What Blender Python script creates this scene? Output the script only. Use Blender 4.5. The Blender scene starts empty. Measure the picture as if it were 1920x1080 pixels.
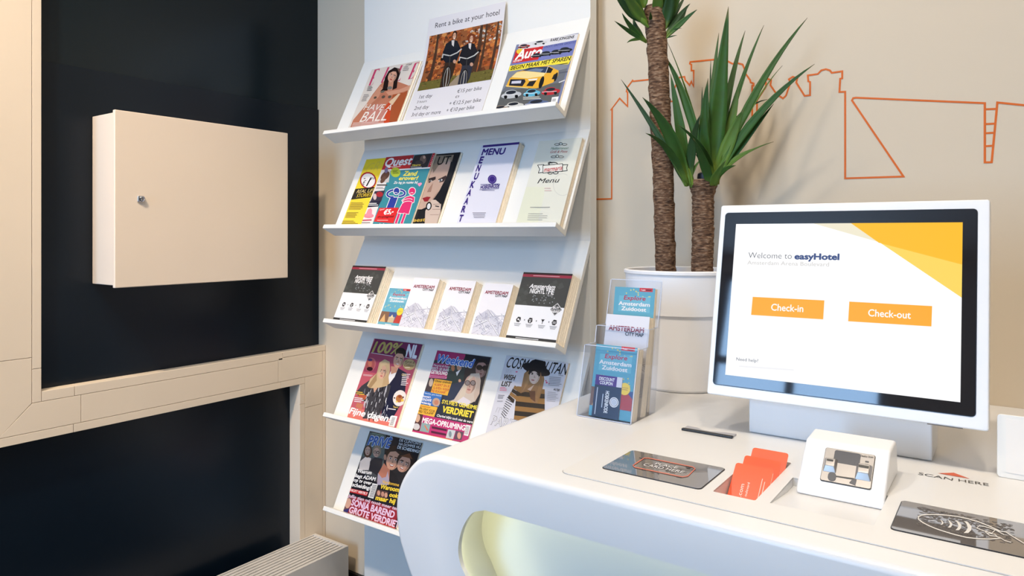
import bpy, bmesh, math, random
from mathutils import Vector, Matrix
random.seed(7)
S = bpy.context.scene
COL = S.collection

# ------------------------------------------------------------------ camera
FPX, CX, CY = 1322.0, 960.0, 437.0          # focal length and principal point in photo pixels
YAW = math.radians(35.4)
CAM = Vector((0, 0, 1.30))
Fv = Vector((-math.sin(YAW), math.cos(YAW), 0)); Rv = Vector((math.cos(YAW), math.sin(YAW), 0)); Uv = Vector((0, 0, 1))
cd = bpy.data.cameras.new('camera'); cam = bpy.data.objects.new('camera', cd); COL.objects.link(cam)
cam.location = CAM; cam.rotation_euler = (math.pi / 2, 0, YAW)
cd.sensor_width = 36; cd.lens = FPX / 1920 * 36; cd.shift_y = -(540 - CY) / 1920; cd.clip_start = .02
S.camera = cam
# ------------------------------------------------------------------ view and world
S.view_settings.view_transform = 'Standard'; S.view_settings.look = 'None'
S.view_settings.gamma = 1; S.view_settings.use_curve_mapping = False
S.view_settings.exposure = 0.14
W = bpy.data.worlds.new('world'); S.world = W; W.use_nodes = True
bg = W.node_tree.nodes['Background']; bg.inputs[0].default_value = (.25, .48, .95, 1); bg.inputs[1].default_value = 1.1
LIGHT_WINDOW, LIGHT_DOWN = 150.0, 1.0
DOWNLIGHTS = [  # x, y, watts, colour, aim x, aim y, aim z, cone
    (-1.20, -.45, 330, (1, .79, .57), -2.14, .52, .85, 72),
    (-1.15, .10, 60, (1, .88, .74), -1.35, 1.6, .7, 90),
    (.15, .45, 46, (1, .86, .69), -.1, 1.3, 1.0, 118),
    (1.1, .8, 34, (1, .78, .56), .6, 1.7, 1.0, 118),
    (-.40, .12, 92, (1, .88, .73), -.35, 1.3, 1.0, 100),
    (.9, -.6, 10, (1, .86, .70), .6, .2, 0, 118),
]
# ------------------------------------------------------------------ helpers
def ray(x, y): return Fv + Rv * ((x - CX) / FPX) + Uv * ((CY - y) / FPX)
def at(x, y, d): return CAM + ray(x, y) * d                        # point at depth d along the pixel's ray
def hit(x, y, p, n):
    r = ray(x, y); n = Vector(n); return CAM + r * ((Vector(p) - CAM).dot(n) / r.dot(n))
def lin(c):
    f = lambda v: (v / 12.92 if v <= .04045 else ((v + .055) / 1.055) ** 2.4)
    return tuple(f(v / 255) for v in c[:3]) + (1.0,)
MATS = {}
def mat(name, rgb, rough=.5, spec=.5, metal=0, noise=0, nscale=20, bump=0, bscale=60, emit=0, coat=0):
    if name in MATS: return MATS[name]
    m = bpy.data.materials.new(name); m.use_nodes = True; MATS[name] = m
    nt = m.node_tree; b = nt.nodes['Principled BSDF']
    c = lin(rgb); b.inputs['Base Color'].default_value = c
    b.inputs['Roughness'].default_value = rough; b.inputs['Specular IOR Level'].default_value = spec; b.inputs['Metallic'].default_value = metal
    b.inputs['Coat Weight'].default_value = coat
    tc = nt.nodes.new('ShaderNodeTexCoord')
    if noise:
        n = nt.nodes.new('ShaderNodeTexNoise'); n.inputs['Scale'].default_value = nscale; n.inputs['Detail'].default_value = 4
        nt.links.new(tc.outputs['Object'], n.inputs['Vector'])
        r = nt.nodes.new('ShaderNodeValToRGB'); r.color_ramp.elements[0].position = .3; r.color_ramp.elements[1].position = .7
        r.color_ramp.elements[0].color = tuple(v * (1 - noise) for v in c[:3]) + (1,)
        r.color_ramp.elements[1].color = tuple(min(1, v * (1 + noise)) for v in c[:3]) + (1,)
        nt.links.new(n.outputs['Fac'], r.inputs['Fac']); nt.links.new(r.outputs['Color'], b.inputs['Base Color'])
    if bump:
        n2 = nt.nodes.new('ShaderNodeTexNoise'); n2.inputs['Scale'].default_value = bscale; n2.inputs['Detail'].default_value = 5
        nt.links.new(tc.outputs['Object'], n2.inputs['Vector'])
        bp = nt.nodes.new('ShaderNodeBump'); bp.inputs['Strength'].default_value = bump; bp.inputs['Distance'].default_value = .002
        nt.links.new(n2.outputs['Fac'], bp.inputs['Height']); nt.links.new(bp.outputs['Normal'], b.inputs['Normal'])
    if emit:
        b.inputs['Emission Color'].default_value = c; b.inputs['Emission Strength'].default_value = emit
    return m
def printmat(name, rough, emit=0, spec=.5, coat=0):
    m = bpy.data.materials.new(name); m.use_nodes = True; MATS[name] = m
    nt = m.node_tree; b = nt.nodes['Principled BSDF']
    a = nt.nodes.new('ShaderNodeAttribute'); a.attribute_name = 'Col'
    b.inputs['Roughness'].default_value = rough; b.inputs['Specular IOR Level'].default_value = spec; b.inputs['Coat Weight'].default_value = coat
    if emit:
        b.inputs['Base Color'].default_value = (.02, .02, .02, 1)
        nt.links.new(a.outputs['Color'], b.inputs['Emission Color']); b.inputs['Emission Strength'].default_value = emit
    else:
        nt.links.new(a.outputs['Color'], b.inputs['Base Color'])
    return m
def acrylic(name, tint=(1, 1, 1), gloss=.12):
    m = bpy.data.materials.new(name); m.use_nodes = True; MATS[name] = m
    nt = m.node_tree; nt.nodes.clear()
    o = nt.nodes.new('ShaderNodeOutputMaterial'); mx = nt.nodes.new('ShaderNodeMixShader')
    t = nt.nodes.new('ShaderNodeBsdfTransparent'); t.inputs[0].default_value = tint + (1,)
    g = nt.nodes.new('ShaderNodeBsdfGlossy'); g.inputs['Roughness'].default_value = .05; g.inputs[0].default_value = (.95, .95, 1, 1)
    lw = nt.nodes.new('ShaderNodeLayerWeight'); lw.inputs[0].default_value = .5
    p = nt.nodes.new('ShaderNodeMath'); p.operation = 'POWER'; p.inputs[1].default_value = 4.0
    q = nt.nodes.new('ShaderNodeMath'); q.operation = 'MULTIPLY_ADD'; q.inputs[1].default_value = .75; q.inputs[2].default_value = .045
    nt.links.new(lw.outputs['Facing'], p.inputs[0]); nt.links.new(p.outputs[0], q.inputs[0]); nt.links.new(q.outputs[0], mx.inputs[0])
    nt.links.new(t.outputs[0], mx.inputs[1]); nt.links.new(g.outputs[0], mx.inputs[2]); nt.links.new(mx.outputs[0], o.inputs[0])
    return m
def link(name, me, m=None, parent=None, smooth=None):
    o = bpy.data.objects.new(name, me); COL.objects.link(o)
    if m is not None: me.materials.append(MATS[m] if isinstance(m, str) else m)
    if smooth is not None:
        for p in me.polygons: p.use_smooth = True
        me.set_sharp_from_angle(angle=math.radians(smooth))
    if parent is not None:
        o.parent = parent; o.matrix_parent_inverse = Matrix.Translation(parent.location).inverted()
    return o
def tag(o, label, cat, group=None, kind=None):
    o['label'] = label; o['category'] = cat
    if group: o['group'] = group
    if kind: o['kind'] = kind
    return o
def empty(name, loc, label, cat, group=None):
    o = bpy.data.objects.new(name, None); COL.objects.link(o); o.location = loc; o.empty_display_size = .05
    return tag(o, label, cat, group)
class MB:
    def __init__(s): s.v = []; s.f = []
    def add(s, vs, fs):
        n = len(s.v); s.v += [tuple(v) for v in vs]; s.f += [tuple(i + n for i in f) for f in fs]; return s
    def box(s, x0, x1, y0, y1, z0, z1):
        return s.add([(x, y, z) for z in (z0, z1) for y in (y0, y1) for x in (x0, x1)],
                     [(0, 2, 3, 1), (4, 5, 7, 6), (0, 1, 5, 4), (2, 6, 7, 3), (0, 4, 6, 2), (1, 3, 7, 5)])
    def loft(s, rings, caps=True):
        n = len(rings[0]); vs = [p for r in rings for p in r]; fs = []
        for k in range(len(rings) - 1):
            for i in range(n):
                j = (i + 1) % n; fs.append((k * n + i, k * n + j, (k + 1) * n + j, (k + 1) * n + i))
        if caps: fs.append(tuple(range(n))[::-1]); fs.append(tuple((len(rings) - 1) * n + i for i in range(n)))
        return s.add(vs, fs)
    def mesh(s, name):
        me = bpy.data.meshes.new(name); me.from_pydata(s.v, [], s.f); me.validate()
        bm = bmesh.new(); bm.from_mesh(me); bmesh.ops.recalc_face_normals(bm, faces=bm.faces); bm.to_mesh(me); bm.free(); return me
    def build(s, name, m, parent=None, smooth=None, bevel=0, seg=2):
        me = s.mesh(name)
        if bevel:
            bm = bmesh.new(); bm.from_mesh(me)
            bmesh.ops.bevel(bm, geom=[e for e in bm.edges if len(e.link_faces) == 2 and e.calc_face_angle(0) > .5], offset=bevel, segments=seg, profile=.5, affect='EDGES')
            bm.to_mesh(me); bm.free()
            o = link(name, me, m, parent, smooth or 60); w = o.modifiers.new('wn', 'WEIGHTED_NORMAL'); w.keep_sharp = True; w.weight = 100; return o
        return link(name, me, m, parent, smooth)
def box(name, m, x0, x1, y0, y1, z0, z1, parent=None, bevel=0): return MB().box(x0, x1, y0, y1, z0, z1).build(name, m, parent, bevel=bevel)
def boolean(base_me, cutters):
    """subtract closed meshes from a closed mesh and return the resulting mesh"""
    o = bpy.data.objects.new('tmp', base_me); COL.objects.link(o); tmp = []
    for c in cutters:
        k = bpy.data.objects.new('tmpcut', c); COL.objects.link(k); tmp.append(k)
        md = o.modifiers.new('b', 'BOOLEAN'); md.operation = 'DIFFERENCE'; md.object = k; md.solver = 'EXACT'
    bpy.context.view_layer.update()
    dg = bpy.context.evaluated_depsgraph_get(); me = bpy.data.meshes.new_from_object(o.evaluated_get(dg))
    for k in tmp + [o]: bpy.data.objects.remove(k)
    return me
def rrect(u0, u1, s0, s1, r, n=5):
    if r <= 0: return [(u0, s0), (u1, s0), (u1, s1), (u0, s1)]
    out = []
    for cx, cy, a in ((u1 - r, s0 + r, -90), (u1 - r, s1 - r, 0), (u0 + r, s1 - r, 90), (u0 + r, s0 + r, 180)):
        for i in range(n + 1):
            t = math.radians(a + 90 * i / n); out.append((cx + r * math.cos(t), cy + r * math.sin(t)))
    return out
# ------------------------------------------------------------------ sheets: surfaces that run along X; (u, s) on them
class Sheet:
    def __init__(s, pts):                      # pts: polyline of (y, z)
        s.p = [Vector((0, y, z)) for y, z in pts]; s.acc = [0]
        s.D = []; s.N = []
        for a, b in zip(s.p, s.p[1:]):
            d = (b - a); s.acc.append(s.acc[-1] + d.length); d.normalize(); s.D.append(d); s.N.append(Vector((0, -d.z, d.y)))
    def seg(s, t):
        for i in range(len(s.D)):
            if t <= s.acc[i + 1] or i == len(s.D) - 1: return i
    def map(s, u, t, off=0):
        i = s.seg(t); return Vector((u, 0, 0)) + s.p[i] + s.D[i] * (t - s.acc[i]) + s.N[i] * off
    def px(s, x, y):
        n = len(s.D)
        for i in range(n):
            P = hit(x, y, s.p[i], s.N[i]); t = (P - s.p[i]).dot(s.D[i])
            if (i == 0 or t >= -1e-6) and (i == n - 1 or t <= s.acc[i + 1] - s.acc[i]): return P.x, s.acc[i] + t
        return P.x, s.acc[-1] + t
    def slab(s, outline, o0, o1): return MB().loft([[s.map(u, t, o0) for u, t in outline], [s.map(u, t, o1) for u, t in outline]])
_TX = {}
class Faces(list):
    m = 1
def lift(c, fs):                               # yields faces; each repeated outline sits a hair higher than the last
    st = max(1, len(fs) // fs.m)
    for i, f in enumerate(fs):
        if i and i % st == 0: c.off += .00002
        yield f
def textgeo(body, bold=0, res=3):
    k = (body, bold)
    if k in _TX: return _TX[k]
    c = bpy.data.curves.new('t', 'FONT'); c.body = body; c.size = 1; c.resolution_u = res; c.offset = min(0, bold); c.fill_mode = 'FRONT'
    o = bpy.data.objects.new('t', c); COL.objects.link(o); bpy.context.view_layer.update()
    dg = bpy.context.evaluated_depsgraph_get(); me = bpy.data.meshes.new_from_object(o.evaluated_get(dg))
    vs = [(v.co.x, v.co.y) for v in me.vertices]; fs = [tuple(p.vertices) for p in me.polygons]
    bpy.data.objects.remove(o); bpy.data.curves.remove(c); bpy.data.meshes.remove(me)
    if bold > 0:                               # heavier weight: the same outline repeated a hair to each side
        b = bold; sh_ = [(0, 0), (b, 0), (-b, 0), (0, b), (0, -b)] + ([(b * .7, b * .7), (-b * .7, b * .7), (b * .7, -b * .7), (-b * .7, -b * .7)] if b > .035 else [])
        n = len(vs); base = vs; vs = [(x + dx, y + dy) for dx, dy in sh_ for x, y in base]; fs = Faces([tuple(i + k * n for i in f) for k in range(len(sh_)) for f in fs]); fs.m = len(sh_)
    else: fs = Faces(fs)
    x0 = min(v[0] for v in vs); x1 = max(v[0] for v in vs)
    _TX[k] = (vs, fs, x0, x1); return _TX[k]
CAP = .69
def clip(poly, b):
    for ax, lim, sg in ((0, b[0], 1), (0, b[1], -1), (1, b[2], 1), (1, b[3], -1)):
        out = []
        for i in range(len(poly)):
            p, q = poly[i - 1], poly[i]; dp = (p[ax] - lim) * sg; dq = (q[ax] - lim) * sg
            if (dp >= 0) != (dq >= 0):
                t = dp / (dp - dq); out.append((p[0] + (q[0] - p[0]) * t, p[1] + (q[1] - p[1]) * t))
            if dq >= 0: out.append(q)
        poly = out
        if len(poly) < 3: return []
    return poly
class Canvas:
    """flat print on a sheet, drawn in photo pixels of a zoomed crop (x0, y0, scale) and stored in metres on the sheet"""
    def __init__(s, sheet, crop=(0, 0, 1), bounds=None, base=.0003, step=.00003, gain=.84, mute=.07):
        s.mute = mute; s.sh = sheet; s.c = crop; s.b = bounds; s.off = base; s.step = step; s.v = []; s.f = []; s.col = []; s.g = gain; s.sub = len(sheet.D) > 1
    def L(s, x, y): return s.sh.px(s.c[0] + x / s.c[2], s.c[1] + y / s.c[2])
    def _emit(s, poly, col):
        if s.b:
            poly = clip(poly, s.b)
            if len(poly) < 3: return
        parts = [poly]
        if s.sub:                              # cut at the bends of the sheet
            parts = []
            ks = [-9] + s.sh.acc[1:-1] + [9]
            for a, b in zip(ks, ks[1:]):
                q = clip(poly, (-99, 99, a, b))
                if len(q) >= 3: parts.append(q)
        for q in parts:
            m = sum(p[1] for p in q) / len(q); i = s.sh.seg(m); n = len(s.v)
            for u, t in q: s.v.append((Vector((u, 0, 0)) + s.sh.p[i] + s.sh.D[i] * (t - s.sh.acc[i]), s.sh.N[i], s.off))
            s.f.append(tuple(range(n, n + len(q)))); L_ = lin(col); g_ = sum(L_[:3]) / 3; s.col.append(tuple((c * (1 - s.mute) + g_ * s.mute) * s.g for c in L_[:3]) + (1,))
    def up(s): s.off += s.step
    def lp(s, pts, col): s._emit(list(pts), col); s.up()               # local coordinates
    def p(s, pts, col): s._emit([s.L(*q) for q in pts], col); s.up()
    def q(s, x0, y0, x1, y1, col, k=0.0): s.p([(x0, y0), (x1, y0), (x1, y1), (x0, y1)], col)
    def e(s, cx, cy, rx, ry, col, rot=0, n=18):
        c, r = math.cos(math.radians(rot)), math.sin(math.radians(rot)); P = []
        for i in range(n):
            a = 2 * math.pi * i / n; x, y = rx * math.cos(a), ry * math.sin(a); P.append((cx + x * c - y * r, cy + x * r + y * c))
        s.p(P, col)
    def line(s, pts, w, col):
        for a, b in zip(pts, pts[1:]):
            dx, dy = b[0] - a[0], b[1] - a[1]; l = math.hypot(dx, dy) or 1; nx, ny = -dy / l * w / 2, dx / l * w / 2; ex, ey = dx / l * w * .3, dy / l * w * .3
            s._emit([s.L(*k) for k in ((a[0] + nx - ex, a[1] + ny - ey), (b[0] + nx + ex, b[1] + ny + ey), (b[0] - nx + ex, b[1] - ny + ey), (a[0] - nx - ex, a[1] - ny - ey))], col); s.off += .000012
        s.up()
    def arc(s, cx, cy, rx, ry, a0, a1, w, col, rot=0, n=16):
        c, r = math.cos(math.radians(rot)), math.sin(math.radians(rot)); P = []
        for i in range(n + 1):
            a = math.radians(a0 + (a1 - a0) * i / n); x, y = rx * math.cos(a), ry * math.sin(a); P.append((cx + x * c - y * r, cy + x * r + y * c))
        s.line(P, w, col)
    def t(s, body, A, B, h, col, b=0, sh=0, hm=None):
        vs, fs, x0, x1 = textgeo(body, b)
        a = s.L(*A); e = s.L(*B); du, ds = e[0] - a[0], e[1] - a[1]; wl = math.hypot(du, ds)
        ux, uy = du / wl, ds / wl
        if hm is None: tp = s.L(A[0], A[1] - h); hm = abs(tp[1] - a[1])
        kx = wl / (x1 - x0); ky = hm / CAP
        P = []
        for x, y in vs:
            X = (x - x0) * kx + y * ky * sh; Y = y * ky; P.append((a[0] + ux * X - uy * Y, a[1] + uy * X + ux * Y))
        for f in lift(s, fs): s._emit([P[i] for i in f], col)
        s.up()
    def bars(s, x0, y0, x1, y1, n, col, slope=0, lean=0, fill=.45, rnd=.35):     # lines of print too small to read
        for i in range(n):
            ya = y0 + (y1 - y0) * i / n; hh = (y1 - y0) / n * fill; o = lean * (ya - y0); e = x1 - (x1 - x0) * random.uniform(0, rnd)
            s._emit([s.L(*k) for k in ((x0 + o, ya), (e + o, ya + slope * (e - x0)), (e + o, ya + hh + slope * (e - x0)), (x0 + o, ya + hh))], col)
        s.up()
    def face(s, cx, cy, rx, ry, rot=0, skin=(205, 150, 120), dark=(70, 45, 38), lip=(170, 70, 70), smile=False, glasses=False):
        s.e(cx, cy, rx, ry, skin, rot)
        c, r = math.cos(math.radians(rot)), math.sin(math.radians(rot)); g = lambda x, y: (cx + x * rx * c - y * ry * r, cy + x * rx * r + y * ry * c)
        sh = tuple(int(k * .78) for k in skin)
        s.p([g(.55, -.6), g(.95, -.2), g(.9, .4), g(.4, .92), g(.62, .3)], sh)
        for k in (-.42, .4):
            s.line([g(k - .22, -.3), g(k + .2, -.3)], ry * .09, dark)
            if glasses: s.e(*g(k, -.08), rx * .36, ry * .2, (25, 25, 30), rot)
            else: s.e(*g(k, -.1), rx * .17, ry * .085, (245, 240, 235), rot, 10); s.e(*g(k, -.1), rx * .1, ry * .085, dark, rot, 8)
        s.p([g(.0, -.05), g(.17, .3), g(-.12, .3)], sh)
        if smile: s.p([g(-.38, .45), g(.38, .45), g(.2, .66), g(-.2, .66)], lip); s.p([g(-.3, .47), g(.3, .47), g(.16, .58), g(-.16, .58)], (245, 240, 235))
        else: s.e(*g(0, .55), rx * .32, ry * .1, lip, rot, 10)
    def build(s, name, m, parent):
        lo = min(v[2] for v in s.v); k = min(1, .0008 / max(1e-9, max(v[2] for v in s.v) - lo))   # keep the ink layers thin
        me = bpy.data.meshes.new(name); me.from_pydata([tuple(p + n * (lo + (o - lo) * k)) for p, n, o in s.v], [], s.f)
        ca = me.color_attributes.new('Col', 'FLOAT_COLOR', 'CORNER'); i = 0
        for p, c in zip(me.polygons, s.col):
            for k in p.loop_indices: ca.data[k].color = c
        return link(name, me, m, parent)
# ------------------------------------------------------------------ materials
mat('wall_paint', (205, 192, 172), .75, .3, bump=.04, bscale=300)
mat('wall_paint_room', (205, 196, 182), .8, .3)
mat('ceiling_paint', (235, 232, 226), .85, .2)
mat('dark_floor', (38, 36, 36), .45, .5, noise=.15, nscale=6)
mat('black_skirting', (14, 14, 15), .4)
mat('cream_trim', (226, 212, 193), .42, .4, noise=.02, nscale=3)
mat('dark_gloss_panel', (9, 23, 31), .22, .32, noise=.06, nscale=3, bump=.05, bscale=30)
mat('dark_board', (6, 18, 30), .30, .32, noise=.06, nscale=3, bump=.05, bscale=30)
mat('cream_enamel', (228, 213, 196), .35, .4, noise=.015, nscale=2)
mat('chrome', (200, 200, 205), .18, .5, metal=1)
mat('steel_dark', (70, 70, 75), .3, .5, metal=1)
mat('radiator_enamel', (206, 202, 196), .5, .4, noise=.05, nscale=8, bump=.1, bscale=40)
mat('radiator_inside', (92, 84, 76), .8)
mat('rack_white', (226, 226, 223), .38, .45, noise=.01, nscale=2)
mat('paper', (236, 230, 222), .7, .3); mat('paper_edge', (244, 232, 211), .85, .2, noise=.05, nscale=120)
mat('solid_surface', (221, 221, 221), .30, .45, noise=.008, nscale=3)
mat('console_plate', (222, 221, 219), .32, .45, noise=.008, nscale=4)
mat('groove', (120, 112, 104), .7)
mat('black_glass', (34, 32, 34), .04, .6, noise=.03, nscale=5)
mat('reflection_grey_glass', (112, 106, 102), .04, 1.0, noise=.06, nscale=9, coat=1)  # dark pad glass; the wall's reflection is put into its lighter grey
mat('monitor_white', (234, 234, 234), .32, .45, noise=.006, nscale=3)
mat('black_plastic', (26, 26, 28), .35)
mat('grey_plastic', (170, 170, 175), .35)
mat('silver_plastic', (158, 153, 149), .32, .5, metal=.45, noise=.03, nscale=30)
mat('reader_dark', (60, 62, 70), .35, .5, noise=.05, nscale=30)
mat('pot_white', (238, 238, 240), .42, .45, noise=.01, nscale=4)
mat('soil', (52, 38, 28), .95, .2, noise=.4, nscale=60, bump=1, bscale=90)
mat('wax', (22, 22, 26), .5)
mat('orange_paint', (204, 98, 22), .55, .3, noise=.04, nscale=30)
mat('card_orange', (228, 76, 14), .3, .5, noise=.03, nscale=20)
mat('white_box', (233, 229, 221), .3, .45, noise=.01, nscale=5)
mat('lamp_ring', (235, 235, 232), .4)
mat('lamp_lens', (255, 232, 200), .4, emit=14)
mat('led_strip', (255, 252, 196), .4, emit=3.7)
mat('window_frame', (70, 72, 76), .4)
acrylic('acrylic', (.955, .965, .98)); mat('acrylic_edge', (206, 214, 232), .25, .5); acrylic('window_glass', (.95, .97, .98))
printmat('print_gloss', .22, spec=.45); printmat('print_matte', .55, spec=.3); printmat('screen_glow', .35, emit=.92, spec=.12); printmat('print_flat', .4, spec=.4)
def trunkmat():
    m = mat('bark', (118, 92, 70), .85, .25); nt = m.node_tree; b = nt.nodes['Principled BSDF']
    tc = nt.nodes.new('ShaderNodeTexCoord'); mp = nt.nodes.new('ShaderNodeMapping'); mp.inputs['Scale'].default_value = (1, 1, 3.4)
    n = nt.nodes.new('ShaderNodeTexNoise'); n.inputs['Scale'].default_value = 75; n.inputs['Detail'].default_value = 9; n.inputs['Distortion'].default_value = .25
    r = nt.nodes.new('ShaderNodeValToRGB'); e = r.color_ramp.elements; e[0].position = .32; e[0].color = lin((66, 48, 38)); e[1].position = .74; e[1].color = lin((164, 138, 114))
    k = e.new(.5); k.color = lin((108, 80, 60))
    bp = nt.nodes.new('ShaderNodeBump'); bp.inputs['Strength'].default_value = .9; bp.inputs['Distance'].default_value = .004
    nt.links.new(tc.outputs['Object'], mp.inputs[0]); nt.links.new(mp.outputs[0], n.inputs['Vector']); nt.links.new(n.outputs['Fac'], r.inputs[0]); nt.links.new(r.outputs[0], b.inputs['Base Color'])
    nt.links.new(n.outputs['Fac'], bp.inputs['Height']); nt.links.new(bp.outputs[0], b.inputs['Normal'])
trunkmat()
def leafmat(name, base, tip):
    m = mat(name, base, .5, .25); nt = m.node_tree; b = nt.nodes['Principled BSDF']
    at_ = nt.nodes.new('ShaderNodeAttribute'); at_.attribute_name = 'along'
    r = nt.nodes.new('ShaderNodeValToRGB'); e = r.color_ramp.elements; e[0].position = 0; e[0].color = lin((126, 150, 58)); e[1].position = 1; e[1].color = lin((96, 84, 52))
    for p, c in ((.22, base), (.93, tip)): k = e.new(p); k.color = lin(c)
    tc = nt.nodes.new('ShaderNodeTexCoord'); n = nt.nodes.new('ShaderNodeTexNoise'); n.inputs['Scale'].default_value = 60
    mx = nt.nodes.new('ShaderNodeMixRGB'); mx.blend_type = 'MULTIPLY'; mx.inputs[0].default_value = .35
    nt.links.new(at_.outputs['Fac'], r.inputs[0]); nt.links.new(r.outputs[0], mx.inputs[1]); nt.links.new(tc.outputs['Object'], n.inputs['Vector']); nt.links.new(n.outputs['Color'], mx.inputs[2]); nt.links.new(mx.outputs[0], b.inputs['Base Color'])
    b.inputs['Transmission Weight'].default_value = 0
leafmat('leaf_green', (60, 100, 38), (50, 84, 36)); leafmat('leaf_dark', (48, 80, 36), (42, 66, 34)); leafmat('leaf_light', (104, 136, 52), (76, 106, 46))
mat('shoot', (108, 138, 52), .5, .3, noise=.15, nscale=40)

# ------------------------------------------------------------------ the room
XL, XD, YB = -2.10, -2.14, 1.75                # trim face, dark panels, mural wall
XR, YR, ZC = 2.6, -3.2, 3.2
def struct(o, label, cat): o['kind'] = 'structure'; o['label'] = label; o['category'] = cat; return o
struct(box('floor', 'dark_floor', -2.4, XR + .1, YR - .1, YB + .1, -.1, 0), 'dark floor of the lobby', 'floor')
struct(box('ceiling', 'ceiling_paint', -2.4, XR + .1, YR - .1, YB + .1, ZC, ZC + .1), 'white plastered ceiling above the lobby', 'ceiling')
struct(box('wall_back', 'wall_paint', -2.4, XR + .1, YB, YB + .1, 0, ZC), 'pale beige wall behind the rack, plant and counter', 'wall')
struct(box('wall_right', 'wall_paint_room', XR, XR + .1, YR, YB, 0, ZC), 'plain beige wall on the right', 'wall')
wl = struct(box('wall_left', 'dark_board', -2.40, -2.17, YR, YB, 0, ZC), 'left wall of dark panels in a cream panelled frame', 'wall')
G = .0006                                       # half a joint
def piece(y0, y1, z0, z1, x=XL, d=.035, name='trim_panel', m='cream_trim'):
    return box(name, m, x - d, x, y0 + G, y1 - G, z0 + G, z1 - G, wl, bevel=.0007)
def mitred(P, x=XL, d=.035):                    # board with a mitred end, outline in (y, z)
    cy_, cz_ = sum(p[0] for p in P) / len(P), sum(p[1] for p in P) / len(P)
    Q = [(y + (G if y < cy_ else -G), z + (G if z < cz_ else -G)) for y, z in P]
    return MB().loft([[(x - d, y, z) for y, z in Q], [(x, y, z) for y, z in Q]]).build('trim_panel', 'cream_trim', wl, bevel=.0007)
# dark infill boards
box('dark_panel', 'dark_gloss_panel', -2.17, XD - .006, .70, YB, 1.766, ZC, wl)
box('dark_board', 'dark_board', -2.17, XD, .70, YB, .80, 1.766, wl)
box('dark_panel', 'dark_board', -2.17, -2.158, -1.2, 1.64, 0, .80, wl)
# backing behind the joints
box('trim_backing', 'cream_trim', -2.17, XL - .006, -.3, .8005, .879, ZC, wl)
box('trim_backing', 'cream_trim', -2.17, XL - .006, -1.2, 1.7495, .7535, .879, wl)
box('trim_backing', 'cream_trim', -2.17, XL - .006, 1.6325, 1.7495, 0, .7535, wl)
# left upright: wide boards and the edge strip along the dark board
piece(.7025, .779, .973, ZC); mitred([(.7025, .7765), (.779, .853), (.779, .973), (.7025, .973)]); piece(.680, .7025, .7765, ZC); piece(-.3, .680, .7765, 1.95); piece(-.3, .680, 1.95, ZC)
piece(.779, .8015, .942, ZC); piece(.779, .8015, .853, .942)
# rail: edge strip, wide band, lower edge strip, jointed where the boards meet
piece(.8015, .8823, .853, .880); piece(.8823, 1.5586, .853, .880); piece(1.5586, 1.7497, .860, .880)
mitred([(.7025, .7765), (.8986, .7765), (.8986, .853), (.779, .853)]); piece(.8986, 1.5409, .7765, .853)
piece(.2, .8796, .7530, .7765); piece(.8796, 1.5505, .7530, .7765); piece(-.3, .2, .7530, .7765)
# corner and right upright
piece(1.5409, 1.7353, .7765, .860); piece(1.5505, 1.6551, .7530, .7765); piece(1.6551, 1.7353, .664, .7765); piece(1.6316, 1.6551, .680, .7530)
piece(1.6316, 1.6551, 0, .680); piece(1.6551, 1.7353, 0, .664); piece(1.7353, 1.7497, 0, .860)
# rear wall with a row of windows (daylight source)
WX0, WX1, WZ0, WZ1 = -2.05, -.75, .55, 3.05
wr = struct(MB().box(-2.4, XR + .1, YR - .1, YR, 0, WZ0).box(-2.4, XR + .1, YR - .1, YR, WZ1, ZC).box(-2.4, WX0, YR - .1, YR, WZ0, WZ1).box(WX1, XR + .1, YR - .1, YR, WZ0, WZ1).build('wall_rear', 'wall_paint_room'), 'beige wall behind the viewer with a street window', 'wall')
WM, WT = -1.42, 2.28
w1 = struct(MB().box(WX0, WX1, YR - .07, YR - .02, WZ0, WZ0 + .06).box(WX0, WX1, YR - .07, YR - .02, WZ1 - .06, WZ1).box(WX0, WX0 + .05, YR - .07, YR - .02, WZ0 + .06, WZ1 - .06).box(WX1 - .05, WX1, YR - .07, YR - .02, WZ0 + .06, WZ1 - .06)
            .box(WM - .03, WM + .03, YR - .07, YR - .02, WZ0 + .06, WZ1 - .06).box(WX0 + .05, WM - .03, YR - .07, YR - .02, WT - .03, WT + .03).box(WM + .03, WX1 - .05, YR - .07, YR - .02, WT - .03, WT + .03).build('window_1', 'window_frame'), 'grey framed street window behind the viewer', 'window')
for a, b in ((WX0 + .05, WM - .03), (WM + .03, WX1 - .05)):
    for c, d in ((WZ0 + .06, WT - .03), (WT + .03, WZ1 - .06)): box('pane', 'window_glass', a, b, YR - .047, YR - .043, c, d, w1)
def area(name, loc, rot, sx, sy, watts, col, parent):
    l = bpy.data.lights.new(name, 'AREA'); l.shape = 'RECTANGLE'; l.size = sx; l.size_y = sy; l.energy = watts; l.color = col
    o = bpy.data.objects.new(name, l); COL.objects.link(o); o.location = loc; o.rotation_euler = rot; o.parent = parent; return o
area('daylight', ((WX0 + WX1) / 2, YR - .15, (WZ0 + WZ1) / 2), (math.pi / 2, 0, 0), WX1 - WX0, WZ1 - WZ0, LIGHT_WINDOW, (.42, .66, 1.0), w1)
struct(box('baseboard_back', 'black_skirting', XL, XR, YB - .012, YB, 0, .074), 'black skirting along the mural wall', 'baseboard')
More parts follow.
